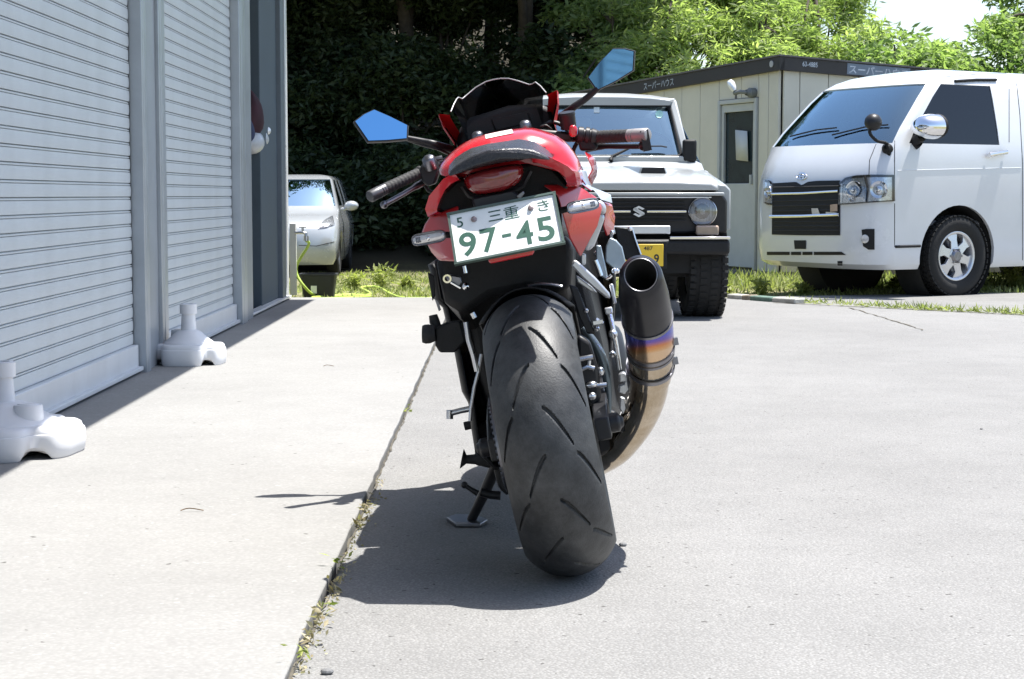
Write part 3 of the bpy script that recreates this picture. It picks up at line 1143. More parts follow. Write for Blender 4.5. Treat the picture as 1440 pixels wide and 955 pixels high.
# ------------------------------------------------------------------ white van
VH = rad(59.5)
vh = Vector((-math.sin(VH), -math.cos(VH), 0)); vl = Vector((math.cos(VH), -math.sin(VH), 0))
V_O = Vector((2.602, 15.425, -.024))
VM = Matrix.Translation(V_O) @ Matrix(((vh.x, vl.x, 0, 0), (vh.y, vl.y, 0, 0), (0, 0, 1, 0), (0, 0, 0, 1)))
van = thing('van', 'white one-box van with chrome mirror parked on the concrete pad', 'van', M4=VM)
vrows = [(.235, .10, .785, .28), (.28, .03, .818, .28), (.41, .0, .83, .29), (.60, .0, .836, .29), (.78, .0, .838, .29), (.92, .01, .838, .29), (1.03, .04, .836, .28), (1.13, .085, .833, .26), (1.22, .14, .826, .235), (1.295, .19, .815, .20),
         (1.42, .30, .79, .18), (1.56, .44, .757, .17), (1.70, .58, .722, .16), (1.81, .71, .690, .15), (1.87, .83, .655, .13), (1.915, .96, .60, .12), (1.945, 1.10, .50, .10), (1.962, 1.20, .34, .08)]
def vcols(z, f, dep, W):
    x0 = -f - dep
    a = min(x0 - .10, -.2) if z < 1.9 else x0 - .03
    e = [x0 - .03 if z < 1.9 else x0 - .02, (x0 - .085 if z < 1.9 else x0 - .06)]
    c3, c4, c5 = -1.53, -1.66, -1.98
    m1 = e[1] + (c3 - e[1]) * .5
    return [(e[0], 1), (e[1], 1), (m1, 1), (c3, 1), (c4, 1), (c5, 1), (-2.6, 1), (-3.15, 1), (-3.3, 1), (-3.9, 1), (-4.45, 1), (-4.62, .98), (-4.70, .86)]
def vwin(i, j, ns, nf):
    zi = 9 <= i < 13
    if not zi: return False
    k = j - ns                    # front face columns 0..nf-2
    if 1 <= k < nf - 2: return True
    s = (j - (ns + nf - 1)) if j >= ns + nf - 1 else (ns - 1 - j)     # side interval: 0 = corner->e0
    return s in (2, 3, 6, 7, 9, 10)
W_Z = .34
body, vr, vop, ns, nf, ncol = one_box('van', van, vrows, -4.7, vcols, vwin, m_vwhite,
    [(-1.045, .80, W_Z, .435), (-1.045, -.80, W_Z, .435), (-3.62, .80, W_Z, .435), (-3.62, -.80, W_Z, .435)])
fr_f = [(i, j) for i, j in vop if ns <= j < ns + nf - 1]
def side_f(lo, hi, sg):
    out = []
    for i, j in vop:
        s = (j - (ns + nf - 1)) if j >= ns + nf - 1 else (ns - 1 - j)
        side = 1 if j >= ns + nf - 1 else -1 if j < ns else 0
        if side == sg and lo <= s <= hi: out.append((i, j))
    return out
ws = glass_from('windscreen', vr, fr_f, m_glassW, van)
for sg in (1, -1):
    glass_from('door_window', vr, side_f(2, 3, sg), m_glassD, van, .008)
    glass_from('rear_window', vr, side_f(6, 7, sg), m_glassD, van, .008)
    glass_from('rear_window', vr, side_f(9, 10, sg), m_glassD, van, .008)
bpy.context.view_layer.update()
vs_ = Stick(body, VM)
for sg in (1, -1):
    car_wheel(van, (-1.045, sg * .735, W_Z), .345, .225, .215, sg)
    car_wheel(van, (-3.62, sg * .735, W_Z), .345, .225, .215, sg)
b = MB(); b.box((-2.4, 0, .36), (4.2, 1.15, .16)); b.box((-1.045, 0, W_Z), (.12, 1.4, .12)); b.box((-3.62, 0, W_Z), (.14, 1.4, .14))
b.build('underbody', m_under, van)
for x in (-1.045, -3.62):
    for sg in (1, -1):
        b = MB()
        b.lathe([(.0, .43), (-.30, .43), (-.30, 0)], (x, sg * .80, W_Z), (0, sg, 0), 30)
        b.build('wheel_liner', m_under, van)
# interior: floor, seats, dash, wheel, rear bulkhead
b = MB()
b.box((-2.5, 0, .62), (4.1, 1.5, .05)); b.box((-.52, 0, 1.16), (.5, 1.44, .22)); b.box((-.72, 0, 1.0), (.2, 1.40, .3))
b.build('dashboard', m_cabin, van, bevel=.03)
for yy in (-.42, .42):
    b = MB(); b.box((-1.42, yy, .95), (.5, .5, .14)); b.box((-1.68, yy, 1.28), (.13, .48, .62)); b.box((-1.70, yy, 1.67), (.09, .28, .16))
    b.build('seat', m_seat, van, bevel=.04)
b = MB(); b.box((-2.2, 0, 1.25), (.04, 1.4, 1.2)); b.build('load_screen', m_cabin, van)
b = MB(); b.tube([Vector((-.95 - .05 * math.sin(a) * .6, -.40 + .18 * math.cos(a), 1.30 + .165 * math.sin(a))) for a in np.linspace(0, 2 * math.pi, 25)], .014, 8, cap=False)
b.tube([(-.95, -.58, 1.30), (-.93, -.22, 1.30)], .014, 6); b.tube([(-.93, -.40, 1.30), (-.75, -.40, 1.18)], .02, 6)
b.build('steering_wheel', m_trim, van)
# grille block: black opening with chrome bars
def on(name, top, bot, n, m_, mt, off=.004, par=van, solid=0, smooth=60):
    g_ = MB(); g_.grid(vs_.patch(top, bot, n, m_, off)); return g_.build(name, mt, par, smooth=smooth, solid=solid)
gr = on('grille', [(1087, 258), (1105, 257), (1120, 256), (1128, 261), (1136, 256), (1150, 254.5), (1182, 254)], [(1086, 330), (1130, 331), (1182, 331)], 26, 10, m_trim, .006)
def bars(name, segs, r, mt, par, off=.010):
    q = MB()
    for sg in segs:
        L = vs_.line(sg, off=off, step=8)
        if len(L) > 1: q.tube(L, r, 8)
    return q.build(name, mt, par, smooth=60)
bars('chrome_bar', [[(1087, 273), (1130, 272), (1180, 269)]], .012, M['chrome'], gr, .012)
bars('chrome_bar', [[(1085, 304.5), (1130, 304), (1181, 302)]], .016, M['chrome'], gr, .014)
bars('grille_slat', [[(1088, y_), (1180, y_ - 2)] for y_ in (264, 283, 290, 297)], .006, M['rubber'], gr, .006)
bars('grille_mesh', [[(1090, y_), (1180, y_)] for y_ in (312, 318, 324)], .006, M['rubber'], gr, .006)
on('amber_marker', [(1169, 288), (1179, 287)], [(1169, 298), (1179, 297)], 3, 3, m_orange, .014, gr)
on('plate_glint', [(1143, 293), (1152, 293)], [(1144, 303), (1155, 302)], 3, 3, M['clearlens'], .016, gr)
on('plate_glint', [(1163, 298), (1178, 299)], [(1163, 302), (1178, 302)], 3, 2, M['clearlens'], .016, gr)
# emblem: three ovals
def oval(cx, cy, rx, ry, n=28):
    return [(cx + rx * math.cos(a), cy + ry * math.sin(a)) for a in np.linspace(0, 2 * math.pi, n)]
q = MB()
for (rx, ry, dy) in ((6.6, 4.6, 0), (2.5, 4.2, .3), (4.6, 1.9, -1.6)):
    L = [vs_.hit(x, y, .006)[0] for x, y in oval(1128, 248 + dy, rx, ry)]
    q.tube(L, .0045, 6, cap=False)
q.build('emblem', M['chrome'], van)
# headlights: reflector on the body, inner bowls, clear cover
def headlight(top, bot, bowls):
    hl = on('headlight', top, bot, 18, 8, m_lampin, .004)
    for cx, cy, r_ in bowls:
        p, n_ = vs_.hit(cx, cy, .003)
        q = MB(); q.lathe([(.002, r_), (.012, r_ * .96), (.010, r_ * .82), (.004, r_ * .5), (.010, r_ * .25), (.020, r_ * .2), (.022, 0)], p, n_, 24)
        q.build('bowl', M['chrome'], hl)
    on('surround', [(top[0][0], top[0][1]), *top[1:]], [(t[0], t[1] + 3.2) for t in top], 18, 2, m_trim, .010, hl)
    on('surround', [(t[0], t[1] - 1.8) for t in bot], bot, 18, 1, m_trim, .010, hl)
    g_ = on('lens', top, bot, 18, 8, m_lampglass, .024, hl)
    return hl
hl = headlight([(1183, 256), (1190, 250), (1205, 247), (1225, 246), (1257, 246)], [(1181, 288), (1200, 287), (1225, 285), (1257, 283)], [(1201, 267, .075), (1199, 279, .032), (1236, 267, .075)])
q = MB()
for sgm in ([(1217, 248), (1221, 266), (1219, 285)], [(1256, 247), (1256, 283)]):
    q.tube(vs_.line(sgm, off=.014), .008, 6)
q.build('divider', m_trim, hl)
headlight([(1076.5, 253), (1083, 254), (1086, 257)], [(1076.5, 286), (1082, 288), (1086, 288)], [(1081, 270, .06)])
# fog lamps, lower vents, tow hatch, number-plate recess
fg = on('fog_lamp', [(1212, 323), (1220, 322), (1230, 322)], [(1214, 346), (1221, 351), (1230, 351)], 8, 8, m_trim, .006)
p, n_ = vs_.hit(1217, 336, .008)
q = MB(); q.lathe([(0, .036), (.004, .036), (.006, .028), (.008, .0)], p, n_, 22); q.build('lamp', M['clearlens'], fg)
on('plate_recess', [(1117, 338), (1134, 338)], [(1118, 350), (1134, 350)], 3, 3, m_trim, .005)
for xa, xb in ((1079, 1111), (1113, 1127), (1129, 1143), (1145, 1184)):
    on('lower_vent', [(xa, 354), (xb, 354)], [(xa, 358.5), (xb + (6 if xb > 1180 else 0), 358.5)], 4, 1, m_trim, .005)
on('tow_hook_hole', [(1178, 367), (1185, 367)], [(1178, 373), (1185, 373)], 2, 2, m_gap, .004)
# panel gaps, door, handle
bars('panel_gap', [[(1258, 190), (1258, 215), (1258, 250)], [(1258, 286), (1258, 347), (1296, 346.5)], [(1222, 246), (1223, 225), (1232, 203), (1252, 190)]], .0035, m_gap, van, .0)
bars('panel_gap', [[(1429, 112), (1434, 160), (1438, 230), (1438, 366)], [(1419, 125), (1419, 200)]], .0035, m_gap, van, .0)
bars('panel_gap', [[(1330, 108), (1380, 104), (1424, 103), (1436, 103)]], .003, m_gap, van, .0)
bars('side_crease', [[(1262, 240), (1340, 238), (1436, 236)]], .004, m_vwhite, van, -.001)
bars('sill_moulding', [[(1259, 347), (1294, 346)]], .012, m_trim, van, .0)
bars('belt_trim', [[(1300, 201.5), (1335, 196), (1403, 187)]], .016, m_trim, van, .002)
bars('window_visor', [[(1342, 115), (1372, 113), (1400, 113)]], .013, m_trim, van, .008)
p0, n0 = vs_.hit(1399, 218, 0)
p1, _ = vs_.hit(1387, 218.5, 0); p2, _ = vs_.hit(1411, 214.5, 0)
q = MB(); q.tube([p1 + n0 * .01, p1 + n0 * .035, p2 + n0 * .035, p2 + n0 * .01], [.016, .022, .022, .016], 10)
q.build('door_handle', M['chrome'], van, smooth=60)
# chrome door mirror: half-egg with dark foot and glass
p = None
for yq in range(196, 230):
    p, n_ = vs_.hit(1292, yq, 0)
    if p is not None: break
c_m = atY(1303, 179, (VM @ p).y - .16)
c_l = VM.inverted() @ c_m
q = MB()
loops = []
for t in np.linspace(0, 1, 9):
    k = math.sin(math.acos(max(-1, min(1, 1 - t)))) if t < 1 else 1
    k = (1 - (1 - t) ** 2.4) ** (1 / 2.4)
    L = []
    for a in np.linspace(0, 2 * math.pi, 26)[:-1]:
        yy, zz = math.cos(a), math.sin(a)
        zz = zz * (1 if zz > 0 else .85)
        L.append(c_l + Vector((.11 - .19 * t, yy * .145 * max(.05, k), zz * .115 * max(.05, k) + .0)))
    loops.append(L)
q.loft(loops)
mr_ = q.build('door_mirror', M['chrome'], van, smooth=70)
q = MB()
q.loft([[v + Vector((-.004, 0, 0)) for v in loops[-1]], [v + Vector((-.03, 0, 0)) for v in loops[-1]]])
q.build('mirror_rim', m_trim, mr_)
q = MB()
q.tube([c_l + Vector((-.02, -.08, -.075)), c_l + Vector((-.02, -.16, -.11)), p + Vector((0, 0, -.01))], [.045, .05, .055], 12)
q.build('mirror_foot', m_trim, mr_, smooth=60)
# round kerb mirror on a bent stalk at the front corner
pb_, nb_ = vs_.hit(1248, 208, 0)
Yb = (VM @ pb_).y
hd = VM.inverted() @ atY(1228, 172, Yb - .10)
st = [pb_, pb_ + nb_ * .05 + Vector((0, 0, .02)), VM.inverted() @ atY(1233, 198, Yb - .09), VM.inverted() @ atY(1223, 186, Yb - .11), hd]
q = MB(); q.tube(cr(st, 5), .014, 10)
km = q.build('kerb_mirror', m_trim, van, smooth=60)
q = MB(); q.ball(hd, (.075, .07, .072), 20, 14); q.build('mirror_head', M['satin'], km, smooth=180)
q = MB(); q.lathe([(-.02, .05), (.03, .042), (.05, .02)], pb_ + Vector((0, 0, -.01)), nb_, 16)
q.loft([[pb_ + nb_ * .008 + Vector((0, .05 * math.cos(a), .05 * math.sin(a) - .035)) for a in np.linspace(0, 2 * math.pi, 13)[:-1]], [pb_ + nb_ * .05 + Vector((0, .025 * math.cos(a), .025 * math.sin(a) - .01)) for a in np.linspace(0, 2 * math.pi, 13)[:-1]]])
q.build('mirror_base', m_trim, km, smooth=50)
# wipers
def wiper(pts):
    q = MB()
    L = [vs_2.hit(x, y, .02)[0] for x, y in (pts[0], pts[len(pts) // 2], pts[-1])]
    L = [x for x in L if x is not None]
    q.tube(L, .007, 6)
    q.build('wiper', m_trim, van)
vs_2 = Stick(ws, VM)
wiper([(1113, 194), (1130, 190), (1150, 185), (1178, 182)])
wiper([(1172, 192), (1195, 187), (1222, 180), (1250, 178)])
b = MB()
for sgm in ([(1110, 198), (1150, 196), (1200, 195), (1248, 192)],):
    b.tube(vs_.line(sgm, off=.003), .012, 6)
b.build('cowl_strip', m_trim, van)

# ------------------------------------------------------------------ small pale grey off-road car
JY = 12.02
j0 = atY(898, 298, JY)
JR = rad(2.0)
JM = Matrix.Translation((j0.x, JY, 0)) @ Matrix.Rotation(JR, 4, 'Z')
jeep = thing('off_road_car', 'small boxy pale grey off-road car facing the camera behind the motorcycle', 'off-road car', M4=JM)
JI = JM.inverted()
def J(px, py, y=0.0):
    """local point on the plane y (metres behind the grille)"""
    o_ = JI @ CAM; d = JI.to_3x3() @ ray(px, py)
    return o_ + d * ((y - o_.y) / d.y)
hx = J(1008, 268, .02).x
zt, zb = J(898, 258, .06).z, J(898, 267, .0).z
def sym(pts):
    return [Vector(p) for p in pts]
# bonnet: gently crowned sheet, closed
def hood_loop(y, hw, z0, z1, crown):
    return [Vector((-hw, y, z0)), Vector((-hw, y, z1 - .02)), Vector((-hw * .93, y, z1)), Vector((-hw * .5, y, z1 + crown * .8)), Vector((0, y, z1 + crown)), Vector((hw * .5, y, z1 + crown * .8)), Vector((hw * .93, y, z1)), Vector((hw, y, z1 - .02)), Vector((hw, y, z0))]
zr = J(898, 234, 1.02).z
b = MB()
b.loft([hood_loop(.0, .53, zb - .002, zb + .035, .012), hood_loop(.03, .545, zb - .004, zb + .065, .015), hood_loop(.12, .555, zb, zb + .082, .018), hood_loop(.6, .585, zb + .03, (zb + .09 + zr) / 2, .02), hood_loop(1.02, .60, zb + .05, zr - .01, .02)])
b.build('bonnet', m_jim, jeep, bevel=.006)
# hood scoop
b = MB()
sz = zb + .103
xl, xr_ = J(899, 244, .26).x, J(938, 244, .26).x
b.loft([[Vector((xl - .012, .26, sz - .02)), Vector((xl + .012, .26, sz + .058)), Vector((xr_ - .012, .26, sz + .058)), Vector((xr_ + .012, .26, sz - .02))],
        [Vector((xl - .05, .55, sz - .0)), Vector((xl - .02, .55, sz + .068)), Vector((xr_ - .005, .55, sz + .068)), Vector((xr_ + .02, .55, sz - .0))],
        [Vector((xl - .09, .85, sz + .03)), Vector((xl - .05, .85, sz + .074)), Vector((xr_ - .0, .85, sz + .074)), Vector((xr_ + .02, .85, sz + .03))]])
sco = b.build('bonnet_scoop', m_jim, jeep, bevel=.01)
b = MB(); b.prism([(xl + .008, .258, sz + .004), (xr_ - .008, .258, sz + .004), (xr_ - .022, .258, sz + .050), (xl + .022, .258, sz + .050)], (0, -.006, 0))
b.build('scoop_mouth', m_gap, sco)
# grille panel
gx1 = J(1024, 300, .0).x
gt, gbm = J(898, 270.5).z, J(898, 329).z
def fr(pts, y, dy):
    return [Vector((x, y, z)) for x, z in pts], Vector((0, dy, 0))
b = MB()
prof = [(-gx1, gbm), (gx1, gbm), (gx1, gt - .05), (gx1 - .05, gt), (-gx1 + .05, gt), (-gx1, gt - .05)]
q0 = [Vector((x, .0 if abs(x) < gx1 - .001 else .03, z)) for x, z in prof]
b.loft([q0, [Vector((x * 1.0, .16, z)) for x, z in prof]])
gp = b.build('grille_panel', M['satin'], jeep, bevel=.02, seg=3)
zl = J(898, 297.5).z
b = MB(); b.box((0, -.008, J(898, 273).z), (gx1 * 1.90, .03, .022)); b.build('chrome_strip', m_jim, gp, bevel=.006)
b = MB(); b.box((0, -.004, J(898, 277.5).z), (gx1 * 1.62, .02, .010)); b.build('chrome_strip', M['alu'], gp, bevel=.003)
lx0, lx1 = J(868, 297).x, J(965, 297).x
for a_, c_ in ((-lx1, -.055), (.055, lx1)):
    b = MB(); b.box(((a_ + c_) / 2, -.006, zl), (c_ - a_, .018, .014)); b.build('chrome_strip', M['chrome'], gp, bevel=.003)
for k in range(7):
    zz = gbm + .09 + k * .024
    b = MB(); b.box((0, -.002, zz), (lx1 * 1.98, .012, .009)); b.build('grille_slat', M['black'], gp, bevel=.002)
# S emblem in a hexagon
hex_ = [(math.sin(math.pi / 3 * k) * .042, math.cos(math.pi / 3 * k) * .040) for k in range(6)]
b = MB()
def eprism(pts, y=-.020, t=.012):
    b.prism([Vector((x, y, zl + z)) for x, z in pts], (0, t, 0))
u = .038
S1 = [(0, u), (u, .5 * u), (.62 * u, .28 * u), (0, .60 * u), (-.42 * u, .36 * u), (.98 * u, -.45 * u), (u, -.52 * u), (.64 * u, -.72 * u), (-.98 * u, .22 * u), (-u, .5 * u)]
S2 = [(-x, -z) for x, z in S1]
for poly in (S1, S2):
    tr = tessellate_polygon([[Vector((x, z, 0)) for x, z in poly]])
    n0 = len(poly)
    vv = [Vector((x, -.022, zl + z)) for x, z in poly] + [Vector((x, -.008, zl + z)) for x, z in poly]
    ff = [tuple(t) for t in tr] + [(i, (i + 1) % n0, (i + 1) % n0 + n0, i + n0) for i in range(n0)]
    b.add(vv, ff)
b.build('emblem', M['silver'], gp, smooth=0)
# headlamps, marker lamps
for sgn in (-1, 1):
    c_ = J(988, 298); hxl = c_.x * sgn
    b = MB(); b.lathe([(-.02, .100), (.006, .100), (.012, .093), (.004, .088)], (hxl, -.0, c_.z), (0, -1, 0), 32)
    hl = b.build('headlight', M['chrome'], jeep, smooth=50)
    b = MB(); b.lathe([(.004, .088), (-.02, .075), (-.045, .04), (-.05, .0)], (hxl, -.012, c_.z), (0, -1, 0), 32)
    b.build('reflector', M['white'], hl, smooth=180)  # white paint in place of the bowl's bright reflections
    b = MB(); b.lathe([(.0, .02), (.012, .018), (.016, 0)], (hxl, .01, c_.z), (0, -1, 0), 16); b.build('bulb_cap', M['steel'], hl, smooth=60)
    b = MB()
    b.lathe([(.004, .090), (.014, .07), (.020, .04), (.022, 0)], (hxl, -.012, c_.z), (0, -1, 0), 32)
    b.build('lens', glass('headlamp_glass', (.95, .97, 1), .8, rough=.12, gain=1.6, base=.10), hl, smooth=180)
    for k in range(-3, 4):
        b = MB(); hh = math.sqrt(max(.0001, .084 ** 2 - (k * .022) ** 2)); b.box((hxl + k * .022, -.031, c_.z), (.0015, .002, hh * 1.6)); b.build('lens_rib', m_lampglass, hl)
    mx0, mx1 = J(978, 324).x, J(1010, 324).x
    b = MB(); b.box((sgn * (mx0 + mx1) / 2, -.012, J(990, 324).z), (mx1 - mx0, .05, J(990, 317).z - J(990, 331).z))
    b.build('marker_lamp', m_orange, jeep, bevel=.012)
# bumper, centre plate, number plate
b = MB()
zc = J(898, 334).z
b.box((0, -.06, zc - .062), (gx1 * 1.98, .16, .105))
bmp = b.build('bumper', M['black'], jeep, bevel=.025, seg=3)
for a_, c_ in ((J(938, 334).x, J(1022, 334).x), (-J(1022, 334).x, -J(938, 334).x)):
    b = MB(); b.box(((a_ + c_) / 2, -.085, zc), (c_ - a_, .14, .018)); b.build('chrome_strip', M['chrome'], bmp, bevel=.004)
b = MB(); b.box((0, -.08, J(898, 323).z), (J(940, 320).x * 2, .05, .055)); b.build('step_plate', M['silver'], jeep, bevel=.006)
px0, px1 = J(864, 350, -.15).x, J(933, 350, -.15).x
pz0, pz1 = J(898, 374.5, -.15).z, J(898, 343.5, -.15).z
b = MB(); b.box(((px0 + px1) / 2, -.148, (pz0 + pz1) / 2), (px1 - px0, .006, pz1 - pz0))
npj = b.build('number_plate', M['plate_yellow'], jeep, bevel=.004)
b = MB()
FJ = Matrix(((1, 0, 0, (px0 + px1) / 2), (0, 0, -1, -.1515), (0, 1, 0, (pz0 + pz1) / 2), (0, 0, 0, 1)))
letters(b, '487', FJ, .062, .046, .026, .06, .01)
letters(b, '9', FJ, .118, -.024, .062, .034, .02)
letters(b, '・', FJ, .062, -.024, .012, .012, .02)
b.build('lettering', M['ink'], npj, smooth=0)
b = MB(); b.box(((px0 + px1) / 2, -.140, (pz0 + pz1) / 2), (px1 - px0 + .05, .008, pz1 - pz0 + .04)); b.build('plate_holder', M['black'], jeep, bevel=.004)
# wings and body tub
for sgn in (-1, 1):
    b = MB()
    b.loft([[Vector((sgn * .52, .06, .60)), Vector((sgn * .635, .06, .60)), Vector((sgn * .635, .06, zb)), Vector((sgn * .60, .06, zb + .035)), Vector((sgn * .52, .06, zb + .04))],
            [Vector((sgn * .52, .5, .66)), Vector((sgn * .655, .5, .66)), Vector((sgn * .655, .5, zb + .03)), Vector((sgn * .61, .5, zb + .085)), Vector((sgn * .52, .5, zb + .09))],
            [Vector((sgn * .52, 1.1, .50)), Vector((sgn * .66, 1.1, .50)), Vector((sgn * .66, 1.1, zb + .07)), Vector((sgn * .62, 1.1, zr - .03)), Vector((sgn * .52, 1.1, zr - .02))]])
    b.build('wing', m_jim, jeep, bevel=.012)
b = MB(); b.box((0, 2.1, .72), (1.30, 2.0, .60)); b.build('tub', m_jim, jeep, bevel=.03)
b = MB(); b.box((0, .16, .43), (1.06, .08, .30)); b.box((0, 1.0, .42), (.75, 2.0, .22)); b.box((0, .30, .36), (1.1, .12, .12)); b.box((0, .42, .50), (1.0, .25, .3)); b.build('chassis', m_under, jeep)
# windscreen frame, roof, pillars
W0 = [J(955, 219, 1.18), J(927, 149, 1.42)]
wb, wt = W0[0], W0[1]
hb, ht = wb.x - .0, wt.x
cxo = J(872, 219, 1.18).x
L_b, L_t = Vector((-hb + 2 * cxo * .0 - .0, wb.y, wb.z)), Vector((-ht, wt.y, wt.z))
hb = .585; ht = .52
sh_x = wb.x - hb + .02                # small sideways error of the picture axis
wbz, wtz = J(872, 220.5, 1.18).z, J(872, 147.5, 1.42).z
def wq(sx, t, out=0, dy=0):
    hw = hb + (ht - hb) * t
    return Vector((sh_x + sx * (hw + out), 1.18 + .24 * t + dy, wbz + (wtz - wbz) * t))
b = MB()
for sgn in (-1, 1):
    b.bar(wq(sgn, -.12, .03), wq(sgn, 1.06, .03), .055, .06, (0, 1, 0))
b.bar(wq(-1, -.05, .03), wq(1, -.05, .03), .05, .075, (0, 1, 0))
b.bar(wq(-1, 1.06, .05), wq(1, 1.06, .05), .05, .06, (0, 1, 0))
b.build('windscreen_frame', m_jim, jeep, bevel=.012)
b = MB(); b.grid([[wq(s_, t_, -.0, .012 - .02 * (1 - s_ * s_)) for s_ in np.linspace(-1, 1, 9)] for t_ in np.linspace(0, 1, 5)])
jws = b.build('windscreen', m_glassW, jeep, smooth=60)
def rim_path():
    pts = [wq(-1, .04), wq(-1, .94), wq(-.94, 1), wq(.94, 1), wq(1, .94), wq(1, .04), wq(.94, 0), wq(-.94, 0), wq(-1, .04)]
    return [p + Vector((0, -.012, 0)) for p in pts]
b = MB(); b.tube(rim_path(), .016, 8, cap=False); b.build('rubber_seal', m_trim, jeep, smooth=60)
# cowl between bonnet and screen
b = MB(); b.loft([hood_loop(1.03, .60, .8, zr - .012, .02), hood_loop(1.17, .60, .8, wbz - .03, .01)]); b.build('cowl', m_jim, jeep, bevel=.006)
zroof = J(872, 136.5, 1.5).z
def roof_loop(y, hw, z, c):
    return [Vector((sh_x + s_ * hw, y, z + c * (1 - abs(s_) ** 3))) for s_ in (-1, -.92, -.7, -.35, 0, .35, .7, .92, 1)] + [Vector((sh_x + s_ * hw * .96, y, z - .03)) for s_ in (1, 0, -1)]
b = MB(); b.loft([roof_loop(1.38, .54, wtz + .025, .03), roof_loop(1.47, .565, wtz + .045, .045), roof_loop(1.9, .58, wtz + .055, .06), roof_loop(3.0, .58, wtz + .045, .06), roof_loop(3.05, .56, wtz + .02, .04)])
b.build('roof', m_jim, jeep, smooth=40)
for sgn in (-1, 1):
    b = MB()
    b.bar((sgn * .64, 1.25, 1.0), (sgn * .64, 1.25 + .0, 1.04), .02, .02)
    b.bar((sgn * .63 + sh_x * 0, 2.25, .98), (sh_x + sgn * .565, 2.25, wtz + .02), .09, .03, (0, 1, 0))
    b.bar((sgn * .63, 3.0, .98), (sh_x + sgn * .565, 3.0, wtz + .02), .12, .03, (0, 1, 0))
    b.build('pillar', m_jim, jeep, bevel=.008)
    b = MB(); b.prism([(sgn * .625, 1.28, 1.02), (sgn * .625, 2.2, 1.02), (sh_x + sgn * .56, 2.2, wtz), (sh_x + sgn * .545, 1.46, wtz)], (sgn * .006, 0, 0)); b.build('side_window', m_glassW, jeep)
    b = MB(); b.prism([(sgn * .625, 2.3, 1.02), (sgn * .625, 2.94, 1.02), (sh_x + sgn * .56, 2.94, wtz), (sh_x + sgn * .56, 2.3, wtz)], (sgn * .006, 0, 0)); b.build('side_window', m_glassW, jeep)
b = MB(); b.box((0, 1.36, 1.02), (1.15, .26, .14)); b.build('dashboard', m_cabin, jeep, bevel=.03)
for xx in (-.27, .27):
    b = MB(); b.box((xx, 1.98, 1.08), (.42, .12, .46)); b.box((xx, 2.0, 1.37), (.24, .09, .14)); b.build('seat', mat('seat_grey', (.32, .33, .34), .9, var=.15), jeep, bevel=.03)
b = MB(); b.tube([Vector((.27 + .17 * math.cos(a), 1.55 + .05 * math.sin(a), 1.15 + .16 * math.sin(a))) for a in np.linspace(0, 2 * math.pi, 21)], .012, 6, cap=False); b.build('steering_wheel', m_trim, jeep)
b = MB(); b.box((0, 3.06, 1.2), (1.16, .03, .75)); b.build('tailgate', m_cabin, jeep)
# stickers on the glass
sj = Stick(jws, JM)
def sticker(px, py, wpx, hpx, m, rnd_=False):
    if rnd_:
        pts = [(px + wpx * math.cos(a), py + hpx * math.sin(a)) for a in np.linspace(0, 2 * math.pi, 17)[:-1]]
    else:
        pts = [(px - wpx, py - hpx), (px + wpx, py - hpx), (px + wpx, py + hpx), (px - wpx, py + hpx)]
    L = [sj.hit(x, y, .004)[0] for x, y in pts]
    if any(p is None for p in L): return
    q = MB(); q.add(L, [tuple(range(len(L)))]); q.build('inspection_sticker', m, jeep, smooth=0)
m_stick = mat('sticker_pale', (.62, .70, .72), .5, var=.1)
sticker(839, 155, 4, 4, m_stick)
sticker(927, 161, 5.5, 5.5, mat('sticker_green', (.40, .68, .62), .5, var=.3, vs=40), True)
# wiper and mirrors
q = MB(); q.tube([J(859, 226, 1.10), J(861, 220, 1.12), J(888, 207, 1.15)], [.018, .012, .008], 8); q.build('wiper', m_trim, jeep)
q = MB(); q.tube([J(890, 206, 1.16), J(930, 205.5, 1.17), J(938, 207, 1.17)], .006, 6); q.build('wiper', m_trim, jeep)
for px, sgn in ((969.5, 1),):
    p = J(px, 212, 1.15)
    for s_ in (1, -1):
        pc = Vector((p.x if s_ > 0 else -p.x + 2 * sh_x, 1.15, p.z))
        b = MB(); b.box(pc, (.105, .05, .165)); mm = b.build('door_mirror', m_trim, jeep, bevel=.02, seg=3)
        b = MB(); b.tube([pc + Vector((-.03 * s_, .02, -.05)), pc + Vector((-.13 * s_, .12, -.12))], .012, 8); b.build('mirror_arm', m_trim, mm)
# wheels: axis along x in this frame
def jeep_wheel(x, y, sgn):
    e = bpy.data.objects.new('tmp', None)
    w_ = car_wheel(None, (0, 0, 0), .345, .27, .205, 1, 8, True)
    w_.parent = jeep
    w_.matrix_local = Matrix.Translation((x, y, .345)) @ Matrix.Rotation(-math.pi / 2 if sgn > 0 else math.pi / 2, 4, 'Z')
    bpy.data.objects.remove(e)
wx = J(987, 440, .32).x
for sgn in (-1, 1):
    jeep_wheel(sgn * (wx - .0), .33, sgn)
    jeep_wheel(sgn * (wx - .02), 2.36, sgn)

